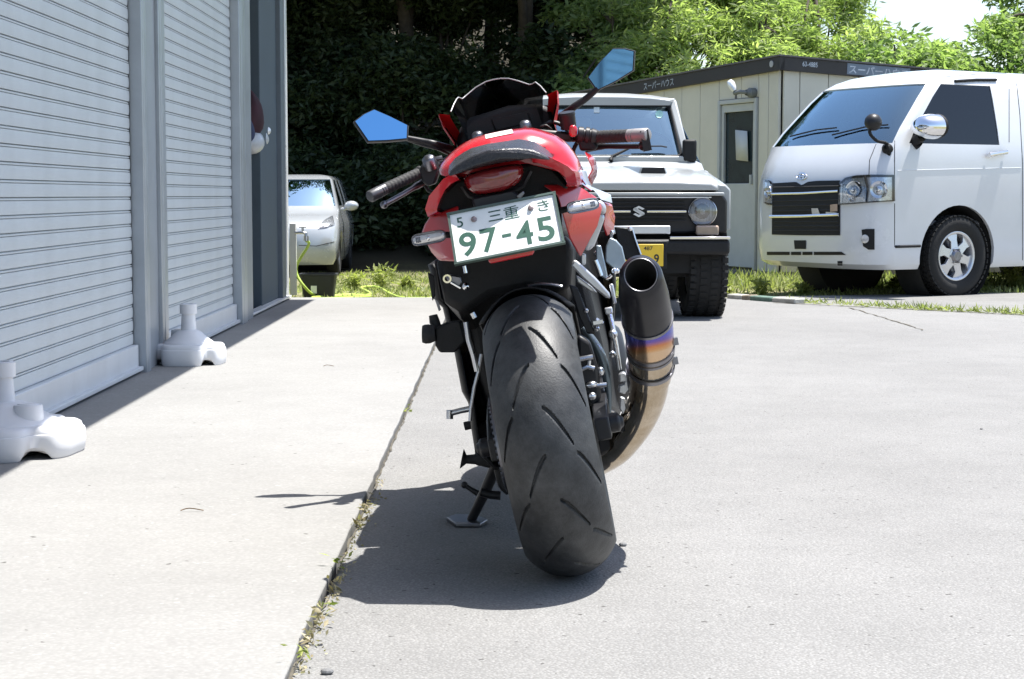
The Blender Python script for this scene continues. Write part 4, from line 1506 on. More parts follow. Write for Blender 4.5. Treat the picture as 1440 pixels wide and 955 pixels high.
# ------------------------------------------------------------------ silver-white hatchback far left
HX = atY(470, 310, 25.5).x
HZ = terrain(-2.6, 25.8)
HM = Matrix.Translation((HX - .80, 25.4, HZ)) @ Matrix.Rotation(-math.pi / 2 + rad(1.0), 4, 'Z')
hatch = thing('hatchback', 'silver white hatchback half hidden behind the garage corner', 'car', M4=HM)
hrows = [(.18, .10, .76, .25), (.26, .03, .80, .30), (.40, .0, .83, .34), (.55, .02, .845, .38), (.68, .05, .845, .42), (.76, .12, .84, .42), (.83, .30, .82, .36), (.89, .60, .80, .30), (.95, .94, .79, .20),
         (1.02, 1.06, .77, .19), (1.15, 1.21, .735, .17), (1.30, 1.40, .69, .15), (1.42, 1.56, .65, .14), (1.47, 1.76, .59, .12), (1.495, 2.05, .44, .08)]
def hcols(z, f, dep, W):
    x0 = -f - dep
    a = min(x0 - .12, -.3)
    c = max(-2.35, -9)
    xs_ = [x0 - .06, a - .08, min(a - .35, -1.75), -2.40 if z < 1.47 else -2.42, -2.50, -3.1, -3.75 + .25 * max(0, z - 1), -3.88 + .2 * max(0, z - 1)]
    xs_[2] = max(min(xs_[2], xs_[1] - .05), -2.36)
    return [(x, 1) for x in xs_[:-1]] + [(xs_[-1], .88)]
def hwin(i, j, ns, nf):
    if not 9 <= i < 12: return False
    k = j - ns
    if 1 <= k < nf - 2: return True
    s = (j - (ns + nf - 1)) if j >= ns + nf - 1 else (ns - 1 - j)
    return s in (2, 3, 5)
hb_, hr, hop, hns, hnf, _ = one_box('hatch', hatch, hrows, -3.9, hcols, hwin, m_hat,
    [(-.86, .80, .30, .36), (-.86, -.80, .30, .36), (-3.30, .80, .30, .36), (-3.30, -.80, .30, .36)])
glass_from('windscreen', hr, [(i, j) for i, j in hop if hns <= j < hns + hnf - 1], m_glassB, hatch)
for sg in (1, -1):
    for q_ in ((2, 3), (5, 5)):
        fs_ = []
        for i, j in hop:
            s = (j - (hns + hnf - 1)) if j >= hns + hnf - 1 else (hns - 1 - j)
            side = 1 if j >= hns + hnf - 1 else -1 if j < hns else 0
            if side == sg and q_[0] <= s <= q_[1]: fs_.append((i, j))
        glass_from('side_window', hr, fs_, m_glassD, hatch)
    car_wheel(hatch, (-.86, sg * .73, .30), .30, .19, .20, sg, 7, False)
    car_wheel(hatch, (-3.30, sg * .73, .30), .30, .19, .20, sg, 7, False)
    b = MB()
    b.ball((-1.42, sg * .96, 1.02), (.09, .11, .075), 16, 10); b.tube([(-1.42, sg * .80, .96), (-1.42, sg * .92, .99)], .03, 8)
    b.build('door_mirror', m_hat, hatch, smooth=180)
bpy.context.view_layer.update()
b = MB(); b.box((-2.2, 0, .34), (3.2, 1.1, .2)); b.build('underbody', m_under, hatch)
b = MB(); b.box((-2.2, 0, .75), (2.2, 1.3, .3)); b.build('cabin', m_cabin, hatch)
vs_ = Stick(hb_, HM)
van_keep = van
def on2(name, top, bot, n, m_, mt, off=.004, par=hatch):
    g_ = MB(); g_.grid(vs_.patch(top, bot, n, m_, off)); return g_.build(name, mt, par, smooth=60)
hl2 = on2('headlight', [(449, 317), (458, 309), (468, 304)], [(447, 322), (458, 321), (470, 316)], 6, 4, m_lampin, .004)
on2('lens', [(449, 317), (458, 309), (468, 304)], [(447, 322), (458, 321), (470, 316)], 6, 4, m_lampglass, .014, hl2)
on2('lower_grille', [(408, 373), (470, 374)], [(408, 383), (474, 380)], 8, 3, m_trim, .006)
q = MB()
for sgm in ([(482, 318), (484, 345), (485, 372)], [(420, 345), (445, 346), (470, 340)]):
    L = vs_.line(sgm, off=0)
    if len(L) > 1: q.tube(L, .006, 6)
if q.v: q.build('panel_gap', m_gap, hatch)
# ================================================================== THE MOTORCYCLE
LEAN, HEAD = 11.3, 2.1
bc = gnd(812, 806); bc.z = .001
BM = Matrix.Translation(bc) @ Matrix.Rotation(rad(-HEAD), 4, 'Z') @ Matrix.Rotation(rad(-LEAN), 4, 'Y')
BI = BM.inverted()
bike = thing('motorcycle', 'red sports motorcycle leaning on its side stand, seen from behind', 'motorcycle', M4=BM)
_bo = BI @ CAM
_b3 = BI.to_3x3()

def B(px, py, v):
    """bike-frame point (across, ahead, up) on the cross plane v metres ahead of the rear axle"""
    d = _b3 @ ray(px, py)
    return _bo + d * ((v - _bo.y) / d.y)

def BP(px, py, P0, n):
    d = _b3 @ ray(px, py)
    return _bo + d * ((P0 - _bo).dot(n) / d.dot(n))

def BL(pts, v):
    return [B(x, y, v) for x, y in pts]

def V(*a): return Vector(a)

# ------------------------------------------------------------------ tyre with cut grooves
def tyre_mat():
    m = mat('road_tyre', (.020, .020, .021), .52, var=.25, vs=9, bump=.10, bs=260, spec=.5)
    n, l = m.node_tree.nodes, m.node_tree.links
    b = n['Principled BSDF']
    # scuffed, dusty running surface: paler rubber in patches
    tc = n.new('ShaderNodeTexCoord')
    no = n.new('ShaderNodeTexNoise'); no.inputs['Scale'].default_value = 14; no.inputs['Detail'].default_value = 9; no.inputs['Roughness'].default_value = .75
    l.new(tc.outputs['Object'], no.inputs['Vector'])
    cr_ = n.new('ShaderNodeValToRGB')
    cr_.color_ramp.elements[0].position = .40; cr_.color_ramp.elements[0].color = (.020, .021, .022, 1)
    cr_.color_ramp.elements[1].position = .72; cr_.color_ramp.elements[1].color = (.066, .068, .069, 1)
    l.new(no.outputs['Fac'], cr_.inputs[0])
    l.new(cr_.outputs[0], b.inputs['Base Color'])
    return m
m_road = tyre_mat()
RT, WT = .315, .100

def groove_depth(th, s):
    """th: metres along the tread, s: -1..1 across. Slanted curved cuts, mirrored and staggered."""
    d = 0
    L = 2 * math.pi * RT / 10
    for sg in (-1, 1):
        u_ = s * sg
        for k, (s0, s1, sl, off, wd) in enumerate(((.05, .46, .085, 0, .0040), (.50, .90, .095, .46, .0044))):
            if not s0 <= u_ <= s1: continue
            q = (u_ - s0) / (s1 - s0)
            c = off * L + (.5 * L if sg < 0 else 0) - sl * (q ** 1.35)
            x = (th - c + L / 2) % L - L / 2
            w_ = wd * (.45 + .75 * math.sin(math.pi * min(max(q, .04), .96)) ** .5)
            if abs(x) < w_ * 1.6:
                d = max(d, .0070 * max(0, min(1, (1.6 - abs(x) / w_) / .6)))
    return d

def road_tyre(name, R_, W_, parent, c, ns=840, nc=110, cut=True):
    vs, fs = [], []
    prof = []
    for j in range(nc + 1):
        s = -1 + 2 * j / nc
        a = s * rad(62)
        # crown: circular arc that ends on the shoulder
        rc = W_ / math.sin(rad(62))
        prof.append((rc * math.sin(a), R_ - rc * (1 - math.cos(a)), s))
    lo = [(-W_ * .985, R_ - .068, None), (-W_ * .93, R_ - .085, None), (-W_ * .80, R_ - .100, None), (-W_ * .76, R_ - .104, None)]
    full = lo[::-1] + prof + [(-x, r_, None) for x, r_, _ in lo]
    m_ = len(full)
    for i in range(ns):
        th = 2 * math.pi * i / ns
        for x, r_, s in full:
            rr = r_
            if cut and s is not None: rr -= groove_depth(th * R_, s)
            vs.append((x + c[0], math.sin(th) * rr + c[1], math.cos(th) * rr + c[2]))
    for i in range(ns):
        i2 = (i + 1) % ns
        for j in range(m_ - 1):
            fs.append((i * m_ + j, i * m_ + j + 1, i2 * m_ + j + 1, i2 * m_ + j))
    o = raw(name, vs, fs, m_road, parent, 0)
    bm = bmesh.new(); bm.from_mesh(o.data); bmesh.ops.recalc_face_normals(bm, faces=bm.faces); bm.to_mesh(o.data); bm.free()
    finish(o, 50)
    return o

def rim(parent, c, Rr, hw):
    b = MB()
    b.lathe([(-hw, Rr), (-hw + .008, Rr + .010), (-hw + .016, Rr - .006), (-.03, Rr - .022), (.03, Rr - .022), (hw - .016, Rr - .006), (hw - .008, Rr + .010), (hw, Rr), (hw - .012, Rr - .02), (.03, Rr - .034), (-.03, Rr - .034), (-hw + .012, Rr - .02)], c, (1, 0, 0), 56, closed=True)
    for k in range(5):
        a = 2 * math.pi * k / 5
        for da in (-.13, .13):
            p0 = Vector(c) + Vector((0, math.cos(a) * .05, math.sin(a) * .05)); p1 = Vector(c) + Vector((0, math.cos(a + da) * (Rr - .03), math.sin(a + da) * (Rr - .03)))
            b.bar(p0, p1, .03, .022, (1, 0, 0))
    b.lathe([(-.07, .03), (-.06, .05), (.06, .05), (.07, .03)], c, (1, 0, 0), 28)
    return b.build('wheel', M['satin'], parent, smooth=35)

AX = V(0, 0, RT)
rw = rim(bike, AX, .205, .088)
road_tyre('tyre', RT, WT, rw, AX)
b = MB(); b.lathe([(.062, .045), (.062, .112), (.068, .112), (.068, .045)], AX, (1, 0, 0), 40, closed=True); b.build('brake_disc', M['alu'], rw)
# sprocket + chain on the left
b = MB(); b.lathe([(-.108, .04), (-.108, .098), (-.102, .098), (-.102, .04)], AX, (1, 0, 0), 44, closed=True); b.build('sprocket', M['steel'], rw)
def chain_path():
    pts = []
    R1, R2 = .103, .042
    f = V(0, .60, .355)
    for a in np.linspace(-math.pi * .52, math.pi * .52, 26):
        pts.append(V(0, -math.cos(a) * R1, math.sin(a) * R1) + AX)
    up, dn = V(0, .60, .355 + R2), V(0, .60, .355 - R2)
    top = [pts[-1] + (up - pts[-1]) * t for t in np.linspace(0.02, 1, 40)]
    bot = [dn + (pts[0] - dn) * t for t in np.linspace(0, .98, 40)]
    return pts + top + bot
cp = chain_path()
b = MB()
L = len(cp)
acc, last = 0, None
for i in range(0, L):
    p, q = cp[i], cp[(i + 1) % L]
    d = (q - p)
    if d.length < 1e-4 or d.length > .06: continue
    n_ = max(1, round(d.length / .0155))
    for k in range(n_):
        c_ = p + d * ((k + .5) / n_) + V(-.106, 0, 0)
        b.bar(c_ - d.normalized() * .0072, c_ + d.normalized() * .0072, .017, .013, (0, 0, 1) if abs(d.normalized().z) < .8 else (0, 1, 0))
        b.lathe([(-.012, .0042), (.012, .0042)], c_, (1, 0, 0), 6)
b.build('chain', M['steel'], bike, smooth=30)

# front end
FW = V(0, 1.415, .300)
fw = rim(bike, FW, .205, .052)
road_tyre('tyre', .300, .060, fw, FW, 120, 24, False)
for sgn in (-1, 1):
    b = MB(); b.lathe([(sgn * .068, .07), (sgn * .068, .155), (sgn * .073, .155), (sgn * .073, .07)], FW, (1, 0, 0), 36, closed=True); b.build('brake_disc', M['alu'], fw)
    b = MB()
    b.tube([V(sgn * .105, 1.42, .30), V(sgn * .105, 1.26, .66)], .029, 14)
    b.tube([V(sgn * .105, 1.26, .66), V(sgn * .105, 1.10, 1.02)], .025, 14)
    fk = b.build('fork_tube', M['gold'], bike)
    b = MB(); b.box(V(sgn * .10, 1.30, .36), (.045, .06, .12)); b.build('brake_caliper', M['satin'], bike, bevel=.008)
b = MB()
loops = []
for a in np.linspace(rad(20), rad(150), 12):
    c_ = FW + V(0, math.cos(a) * .325, math.sin(a) * .325)
    loops.append([c_ + V(math.sin(t) * .075, math.cos(a) * .03 * (math.cos(t) - 1), math.sin(a) * .03 * (math.cos(t) - 1)) for t in np.linspace(-1.4, 1.4, 9)])
b.grid(loops)
b.build('front_mudguard', M['red'], bike, smooth=180, solid=.004)

# swing arm, engine, frame
b = MB()
for sgn in (-1, 1):
    b.loft([[V(sgn * .118 + sx * .016, -.07, RT + sz * .025) for sx, sz in ((-1, -1), (1, -1), (1, 1), (-1, 1))], [V(sgn * .122 + sx * .018, .12, RT + .01 + sz * .040) for sx, sz in ((-1, -1), (1, -1), (1, 1), (-1, 1))],
            [V(sgn * .120 + sx * .022, .55, RT + .06 + sz * .045) for sx, sz in ((-1, -1), (1, -1), (1, 1), (-1, 1))]])
    b.lathe([(0, .022), (sgn * .02, .022), (sgn * .022, .014), (sgn * .03, .012), (sgn * .03, 0)], V(sgn * .136, 0, RT), (1, 0, 0), 12)
b.box(V(0, .47, RT + .06), (.24, .10, .10))
b.build('swing_arm', M['satin'], bike, bevel=.008)
b = MB()
b.box(V(0, .78, .42), (.34, .36, .30)); b.box(V(0, .95, .58), (.32, .26, .26), Matrix.Rotation(.5, 3, 'X'))
b.lathe([(-.21, .0), (-.21, .09), (-.17, .115), (.17, .115), (.21, .09), (.21, 0)], V(0, .66, .38), (1, 0, 0), 28)
b.build('engine', M['satin'], bike, bevel=.02)
b = MB()
for sgn in (-1, 1):
    b.tube(cr([V(sgn * .10, .42, .36), V(sgn * .14, .55, .58), V(sgn * .16, .80, .74), V(sgn * .09, 1.15, .84)], 5), .035, 10)
    b.tube([V(sgn * .10, .50, .66), V(sgn * .07, .10, .80)], .018, 8)
b.build('frame', M['satin'], bike, smooth=60)

# dark side fairings with the outline seen at the left
lft = [(603, 372), (606, 380), (612, 420), (624, 432), (633, 470), (641, 497), (651, 550), (661, 568), (664, 600), (669, 632), (692, 655)]
Lf = BL(lft, .42)
b = MB()
rowsF = []
for v_, k, dz in ((.36, .93, 0), (.42, 1, 0), (.62, 1.02, 0), (.90, .98, .02), (1.12, .80, .06)):
    rowsF.append([V(p.x * k, v_, p.z + dz * (p.z - .3)) for p in Lf] + [V(-.02, v_, Lf[-1].z - .01)])
b.grid(rowsF)
lp = b.build('side_panel', M['black'], bike, smooth=40, solid=.006)
rgt = [(862, 330), (866, 350), (868, 400), (866, 450), (862, 500), (858, 560), (850, 610), (838, 640)]
Rf = BL(rgt, .42)
b = MB()
rowsF = []
for v_, k in ((.50, .96), (.62, 1.0), (.90, .98), (1.12, .80)):
    rowsF.append([V(p.x * k, v_, p.z) for p in Rf] + [V(.02, v_, Rf[-1].z - .01)])
b.grid(rowsF)
b.build('side_panel', M['black'], bike, smooth=40, solid=.006)
# added dark filler behind the wheel so no daylight comes through the machine
b = MB()
b.loft([[V(x * .9, .36, z) for x, z in ((-.15, .30), (.15, .30), (.17, .45), (.16, .72), (.09, .80), (-.09, .80), (-.16, .72), (-.17, .45))], [V(x, .66, z) for x, z in ((-.17, .24), (.17, .24), (.19, .45), (.19, .78), (.12, .84), (-.12, .84), (-.19, .78), (-.19, .45))]])
b.build('daylight_block', M['black'], bike, bevel=.015)
# hugger mudguard over the tyre
b = MB(); loops = []
for a in np.linspace(rad(86), rad(25), 14):
    k = 1 if a < rad(82) else .9
    c_ = AX + V(0, -math.cos(a) * (RT + .012) * -1, math.sin(a) * (RT + .012))
    R_ = Matrix.Rotation(0, 3, 'X')
    row = []
    for t in np.linspace(-1, 1, 13):
        drop = (abs(t) ** 2.2) * .060
        row.append(AX + V(t * .107 * k, math.cos(a) * (RT + .016 - drop), math.sin(a) * (RT + .016 - drop)))
    loops.append(row)
b.grid(loops)
hug = b.build('hugger', M['black'], bike, smooth=60, solid=.005)
b = MB(); b.tube(BL([(655, 453), (659, 478), (666, 500), (671, 522)], .02), .006, 8); b.tube(BL([(677, 498), (673, 522), (667, 545), (662, 575), (661, 592)], .06), .004, 8)
b.tube(BL([(664, 440), (668, 447)], .04), .006, 6)
b.build('chain_guard', M['alu'], bike, smooth=60)
b = MB(); b.tube(cr(BL([(742, 402), (757, 399), (776, 400), (791, 403)], .0), 4), .0035, 6)
b.build('hugger_edge', M['alu'], hug, smooth=60)

# ------------------------------------------------------------------ tail
def ring(mb, outer, inner, v0, v1, ex=1.06, curve=.0):
    """a bent band: outer and inner edge lines given in the picture at plane v0, running forward to v1"""
    n = len(outer)
    o0 = [B(x, y, v0 + curve * abs(2 * i / (n - 1) - 1)) for i, (x, y) in enumerate(outer)]
    i0 = [B(x, y, v0 + .012) for x, y in inner]
    c_ = V(0, 0, .86)
    f = lambda p, v: V(p.x * ex, v, c_.z + (p.z - c_.z) * ex)
    rows = [i0, o0, [f(p, (v0 + v1) / 2) for p in o0], [f(f(p, v1), v1) for p in o0]]
    mb.grid(rows)
    mb.grid([i0, [V(p.x, v1 * .6, p.z) for p in i0]])

# red seat hump / tank body, one lofted shell
top_out = [(613, 244), (621, 230), (632, 217), (648, 203), (665, 194), (683, 188), (707, 183), (732, 180), (750, 178), (765, 183), (787, 190), (803, 205), (815, 222), (822, 240), (812, 240), (780, 226), (752, 219), (700, 231), (642, 248)]
T15 = [B(x, y, .16) for x, y in top_out]
ctr = V(0, 0, .86)
def scl(L, k, v, dz=0):
    return [V(p.x * k, v, ctr.z + (p.z - ctr.z) * k + dz) for p in L]
b = MB()
b.loft([scl(T15, .86, -.02, -.010), scl(T15, .93, .02, -.004), scl(T15, .98, .08), T15, scl(T15, .86, .24, -.005), scl(T15, .58, .36, -.035), scl(T15, .64, .48, -.03), scl(T15, 1.0, .60, -.03), scl(T15, 1.12, .78, -.035), scl(T15, 1.0, .95, -.05), scl(T15, .7, 1.03, -.06)])
hump = b.build('seat_cowl', M['red'], bike, smooth=60, sub=1)

# upper black pad across the tail
padp = [(627, 243), (629, 232), (637, 222), (648, 214.5), (660, 208), (683, 202), (707, 198.5), (728, 195), (750, 198), (760, 204), (771, 212), (778, 220.5), (766, 220), (752, 219), (735, 224.5), (707, 228), (670, 236), (645, 243.5)]
Pd = [B(x, y, -.13 + .00030 * abs(x - 703)) for x, y in padp]
cp_ = sum(Pd, V(0, 0, 0)) / len(Pd)
def ins(L, k, dv, dz=0):
    return [V(cp_.x + (p.x - cp_.x) * (1 - (1 - k) * .25), p.y + dv, cp_.z + (p.z - cp_.z) * k + dz + (p.x - cp_.x) * 0) for p in L]
# inset follows the pad's own sagging centre line
def mid(x):
    return cp_.z - abs(x) * .28
def inset(L, k, dv):
    return [V(p.x * (1 - (1 - k) * .12), p.y + dv, mid(p.x) + (p.z - mid(p.x)) * k) for p in L]
b = MB()
up_ = lambda p: .065 if p.z > mid(p.x) + .004 else 0
Pd2 = [p + V(0, up_(p), 0) for p in Pd]
b.loft([inset(Pd, .30, -.026), inset(Pd, .52, -.022), Pd2, [p + V(0, .06, .004) for p in Pd2], [p + V(0, .14, .0) for p in Pd2]])
b.build('tail_pad', M['pad'], bike, smooth=28, bevel=.004, seg=2)

# red wings of the tail
outR = [(747, 218), (757, 216.5), (773, 222), (786, 228), (798, 234.5), (808, 244), (811, 259), (806, 262)]
inR = [(749, 227), (757, 228), (766, 231), (776, 235), (787, 241), (796, 249), (799, 258), (797, 262)]
outL = [(641, 246), (633, 247), (624, 252), (614, 264), (604, 276), (598.5, 294), (602, 304), (610, 302)]
inL = [(645, 252), (640, 254), (633, 258), (625, 266), (618, 280), (613.5, 293), (614, 299), (617, 300)]
for o_, i_ in ((outR, inR), (outL, inL)):
    b = MB(); ring(b, o_, i_, -.12, .20)
    b.build('tail_wing', M['red'], bike, smooth=40, solid=.004)
def slab_px(name, pts, m, thick=.014, bevel=.004, par=None, v=None, smooth=30, off=None):
    L = [B(*p) if v is None else B(p[0], p[1], v) for p in pts]
    b = MB()
    tr = tessellate_polygon([[V(p.x, p.z, 0) for p in L]])
    n0 = len(L)
    d = off or V(0, thick, 0)
    vv = L + [p + d for p in L]
    ff = [tuple(t) for t in tr] + [tuple(k + n0 for k in t[::-1]) for t in tr] + [(i, (i + 1) % n0, (i + 1) % n0 + n0, i + n0) for i in range(n0)]
    b.add(vv, ff)
    return b.build(name, m, par or bike, smooth=smooth, bevel=bevel)
# lower red panels left and right
slab_px('lower_tail_panel', [(645, 289, -.05), (622, 297, -.0), (604, 305, .05), (597, 316, .07), (592, 329, .09), (600, 342, .08), (607, 355, .08), (618, 367, .06), (640, 368, -.02), (641, 330, -.05)], M['red_dull'], .02, .005)
slab_px('lower_tail_panel', [(763, 260, -.05), (785, 259, -.0), (808, 258.5, .05), (824, 268, .08), (838, 277, .10), (847, 292, .12), (840, 318, .10), (816, 362, .06), (801, 336, .0), (792, 305, -.03), (784, 275, -.05)], M['red_dull'], .02, .005)
# dark hollow of the tail and undertray
b = MB()
b.loft([BL([(640, 252), (700, 236), (752, 226), (780, 236), (800, 258), (790, 300), (792, 336), (700, 362), (640, 366), (636, 310), (612, 296), (616, 274)], .0), scl(BL([(640, 252), (700, 236), (752, 226), (780, 236), (800, 258), (790, 300), (792, 336), (700, 362), (640, 366), (636, 310), (612, 296), (616, 274)], .0), .9, .3)])
b.build('tail_tray', M['black'], bike, bevel=.01)
# undertray mass down to the hugger
b = MB()
b.loft([BL([(612, 366), (640, 352), (700, 350), (798, 330), (806, 352), (802, 400), (790, 410), (742, 405), (690, 415), (652, 440), (625, 425)], .16), BL([(616, 366), (640, 352), (700, 350), (798, 330), (810, 352), (810, 410), (796, 440), (742, 430), (690, 450), (662, 470), (630, 430)], .36)])
b.build('undertray', M['black'], bike, bevel=.015)
# tail light: dark red lens with faceted inner block
tl_ = [(651, 260), (650, 249), (658, 243.5), (670, 240), (690, 235.5), (707, 232), (722, 230), (735, 230), (738, 237), (736, 248), (732, 257), (720, 265), (707, 270), (690, 273.5), (673, 275.5), (660, 272)]
Tl = BL(tl_, -.085)
ct = sum(Tl, V(0, 0, 0)) / len(Tl)
b = MB()
b.loft([[ct + (p - ct) * .55 + V(0, -.030, 0) for p in Tl], [ct + (p - ct) * .86 + V(0, -.022, 0) for p in Tl], Tl, [p + V(0, .05, 0) for p in Tl]])
tlo = b.build('tail_light', M['lens_red'], bike, smooth=50, sub=1)
b = MB()
fl = BL([(650, 262), (660, 276), (675, 280), (707, 275), (735, 262), (746, 240), (748, 262), (735, 279), (690, 290), (655, 285)], -.07)
b.tube(fl[:6], .006, 6)
b.build('light_bezel', M['satin'], tlo, smooth=60)
slab_px('bracket_glint', [(726, 276), (736, 268), (738, 272), (731, 281)], M['steel'], .01, .002, v=-.11)
slab_px('lamp_housing', [(662, 280), (724, 268), (732, 276), (728, 285), (668, 296)], M['satin'], .05, .006, v=-.10)

# number plate
PF = Matrix(((1, 0, 0, -.001), (0, .573, -.819, -.180), (0, .819, .573, .783), (0, 0, 0, 1)))
PF = Matrix.Translation(V(-.0005, -.178, .7835)) @ Matrix(((1, 0, 0, 0), (0, .573, -.819, 0), (0, .819, .573, 0), (0, 0, 0, 1)))
pw, ph = .226, .125
b = MB(); b.box((0, 0, 0), (pw, ph, .0022))
npl = raw('number_plate', [PF @ v for v in b.v], b.f, M['plate'], bike, 30)
b = MB()
for x, y, sx, sy in ((0, ph / 2 + .001, pw + .009, .005), (0, -ph / 2 - .001, pw + .009, .005), (-pw / 2 - .001, 0, .005, ph + .003), (pw / 2 + .001, 0, .005, ph + .003)):
    b.box((x, y, .001), (sx, sy, .008))
raw('plate_frame', [PF @ v for v in b.v], b.f, mat('plate_frame_green', (.10, .14, .12), .35, metal=.5, var=.15), npl, 30)
b = MB()
fx = lambda f: -pw / 2 + pw * f
fy = lambda f: ph / 2 - ph * f
letters(b, '5', PF, fx(.090), fy(.20), .025, .0130, .004, .0018)
letters(b, '三', PF, fx(.425), fy(.205), .026, .030, .006, .0018)
letters(b, '重', PF, fx(.580), fy(.205), .032, .032, .0, .0018)
letters(b, 'き', PF, fx(.885), fy(.195), .027, .025, .0, .0018)
for s_, f in (('9', .135), ('7', .335), ('4', .665), ('5', .865)):
    letters(b, s_, PF, fx(f), fy(.665), .060, .036, .016, .0018)
b.add([PF @ V(fx(.5) + x, fy(.645) + y, .0018) for x, y in ((-.0095, -.004), (.0095, -.004), (.0095, .004), (-.0095, .004))], [(0, 1, 2, 3)])
b.build('lettering', M['plate_green'], npl, smooth=0, fix=False)
for f in (.225, .765):
    b = MB()
    b.lathe([(0, .0065), (.002, .0065), (.003, .005), (.006, .0048), (.007, .002), (.007, 0)], PF @ V(fx(f), fy(.20), .0012), PF.to_3x3() @ V(0, 0, 1), 12)
    b.build('bolt', mat('bolt_grey', (.30, .24, .24), .4, metal=.6), npl)
slab_px('plate_bracket', [(650, 300), (778, 272), (788, 330), (700, 352), (655, 362)], M['black'], .02, .004, v=-.10)
slab_px('reflector', [(686, 366), (690, 360), (748, 349), (752, 353), (749, 358.5), (690, 371)], M['red'], .012, .003, v=-.17)

# indicators
def indicator(c0, c1, v0, v1, stem):
    p0, p1 = B(*c0, v0), B(*c1, v1)
    d = (p1 - p0); L = d.length; d.normalize()
    up = d.cross(V(0, 1, 0)).normalized() * -1
    if up.z < 0: up = -up
    n_ = V(0, -1, 0)
    b = MB()
    loops = []
    for t, k in ((0, .55), (.05, .85), (.15, 1), (.85, 1), (.95, .85), (1, .55)):
        c_ = p0 + d * (L * t)
        loops.append([c_ + up * (math.cos(a) * .0125 * k) + n_ * (math.sin(a) * .016 * k) for a in np.linspace(0, 2 * math.pi, 17)[:-1]])
    b.loft(loops)
    o = b.build('indicator', M['clearlens'], bike, smooth=50)
    b = MB()
    pts = []
    for a in np.linspace(0, 2 * math.pi, 41)[:-1]:
        x_ = math.cos(a); y_ = math.sin(a)
        pts.append(p0 + d * (L * (.5 + .48 * (abs(x_) ** .45) * (1 if x_ > 0 else -1))) + up * (.0118 * (abs(y_) ** .6) * (1 if y_ > 0 else -1)) + n_ * .010)
    b.tube(pts + [pts[0]], .0022, 6, cap=False)
    b.build('rim', M['steel'], o, smooth=60)
    b = MB()
    b.ball(p0 + d * (L * .5) + n_ * .012, (.006, .006, .006), 12, 8)
    b.build('bulb', M['chrome'], o, smooth=180)
    b = MB()
    for t in (.14, .19, .24):
        b.bar(p0 + d * (L * t) + n_ * .0155 - up * .006, p0 + d * (L * t) + n_ * .0155 + up * .006, .0025, .002, d)
    b.build('lens_mark', M['steel'], o)
    b = MB(); b.tube([p0 + d * (L * stem[0]), B(*stem[1], v1 + .02)], .007, 8)
    b.build('stem', M['black'], o)
indicator((580, 339), (627, 330), -.02, -.06, (.95, (640, 330)))
indicator((842, 285), (797, 294), -.02, -.06, (.95, (776, 299)))

# decal on the seat cowl, laid on the surface
hs = Stick(hump, BM)
b = MB(); b.grid(hs.patch([(682, 190.5), (700, 186.5), (720, 182.6)], [(683.5, 196), (702, 192), (722, 188)], 8, 3, .0015))
b.build('decal', M['decal'], hump)
# silver-blue stripe and flank panels on the right
slab_px('side_stripe', [(805, 237, .10), (814, 239, .14), (824, 240, .20), (831, 262, .34), (845, 268, .40), (859, 274, .44), (861, 286, .44), (845, 281, .36), (836, 268, .28), (815, 257, .12)], M['stripe'], .01, .003)
b = MB(); b.tube(BL([(806, 238), (812, 250), (817, 258), (832, 268)], .09), .003, 6); b.tube(BL([(812, 239), (819, 252), (824, 260)], .11), .003, 6)
b.build('stripe_edge', M['chrome'], bike, smooth=60)
slab_px('side_cowl', [(846, 283, .40), (861, 287, .46), (865, 305, .50), (863, 325, .50), (852, 333, .48), (848, 318, .44), (851, 300, .42)], M['red'], .03, .006)
slab_px('front_fairing', [(822, 213, .92), (837, 221, .95), (840, 236, .97), (839, 247, .97), (831, 263, .93), (826, 250, .85), (833, 238, .90), (826, 222, .86)], M['red'], .04, .008)

# front cowl: mirrored shell rising to the two tips beside the screen
tipL, tipR = B(617, 161, 1.02), B(783, 126, 1.02)
tw = (tipR.x - tipL.x) / 2; tc_ = (tipR.x + tipL.x) / 2
TZ = (tipL.z + tipR.z) / 2
for sgn in (-1, 1):
    b = MB()
    rows = []
    for v_, kx_, dz, low in ((1.02, 1.0, 0, .30), (1.06, 1.02, -.005, .36), (1.12, .94, -.04, .42), (1.19, .76, -.11, .40), (1.25, .48, -.19, .34), (1.29, .12, -.25, .26)):
        zt_ = TZ + dz
        rows.append([V(tc_ + sgn * tw * kx_ * .82, v_, zt_ - .008), V(tc_ + sgn * tw * kx_ * 1.0, v_, zt_ - .0), V(tc_ + sgn * tw * kx_ * .97, v_, zt_ - .035), V(tc_ + sgn * tw * kx_ * .84, v_ + .01, zt_ - .085), V(tc_ + sgn * tw * kx_ * .92, v_ + .02, zt_ - .17), V(tc_ + sgn * tw * kx_ * 1.15, v_, zt_ - low)])
    b.grid([r[:3] for r in rows])
    fc = b.build('front_cowl', M['red_shaded'], bike, smooth=50)
    b = MB(); b.grid([r[2:] for r in rows])
    fo = b.build('cowl_side', M['red_shaded'], fc, smooth=50)
    b = MB(); b.grid([[p + V(-sgn * .006, 0, 0) for p in r[2:]] for r in rows])
    b.build('cowl_lining', M['black'], fc, smooth=50)
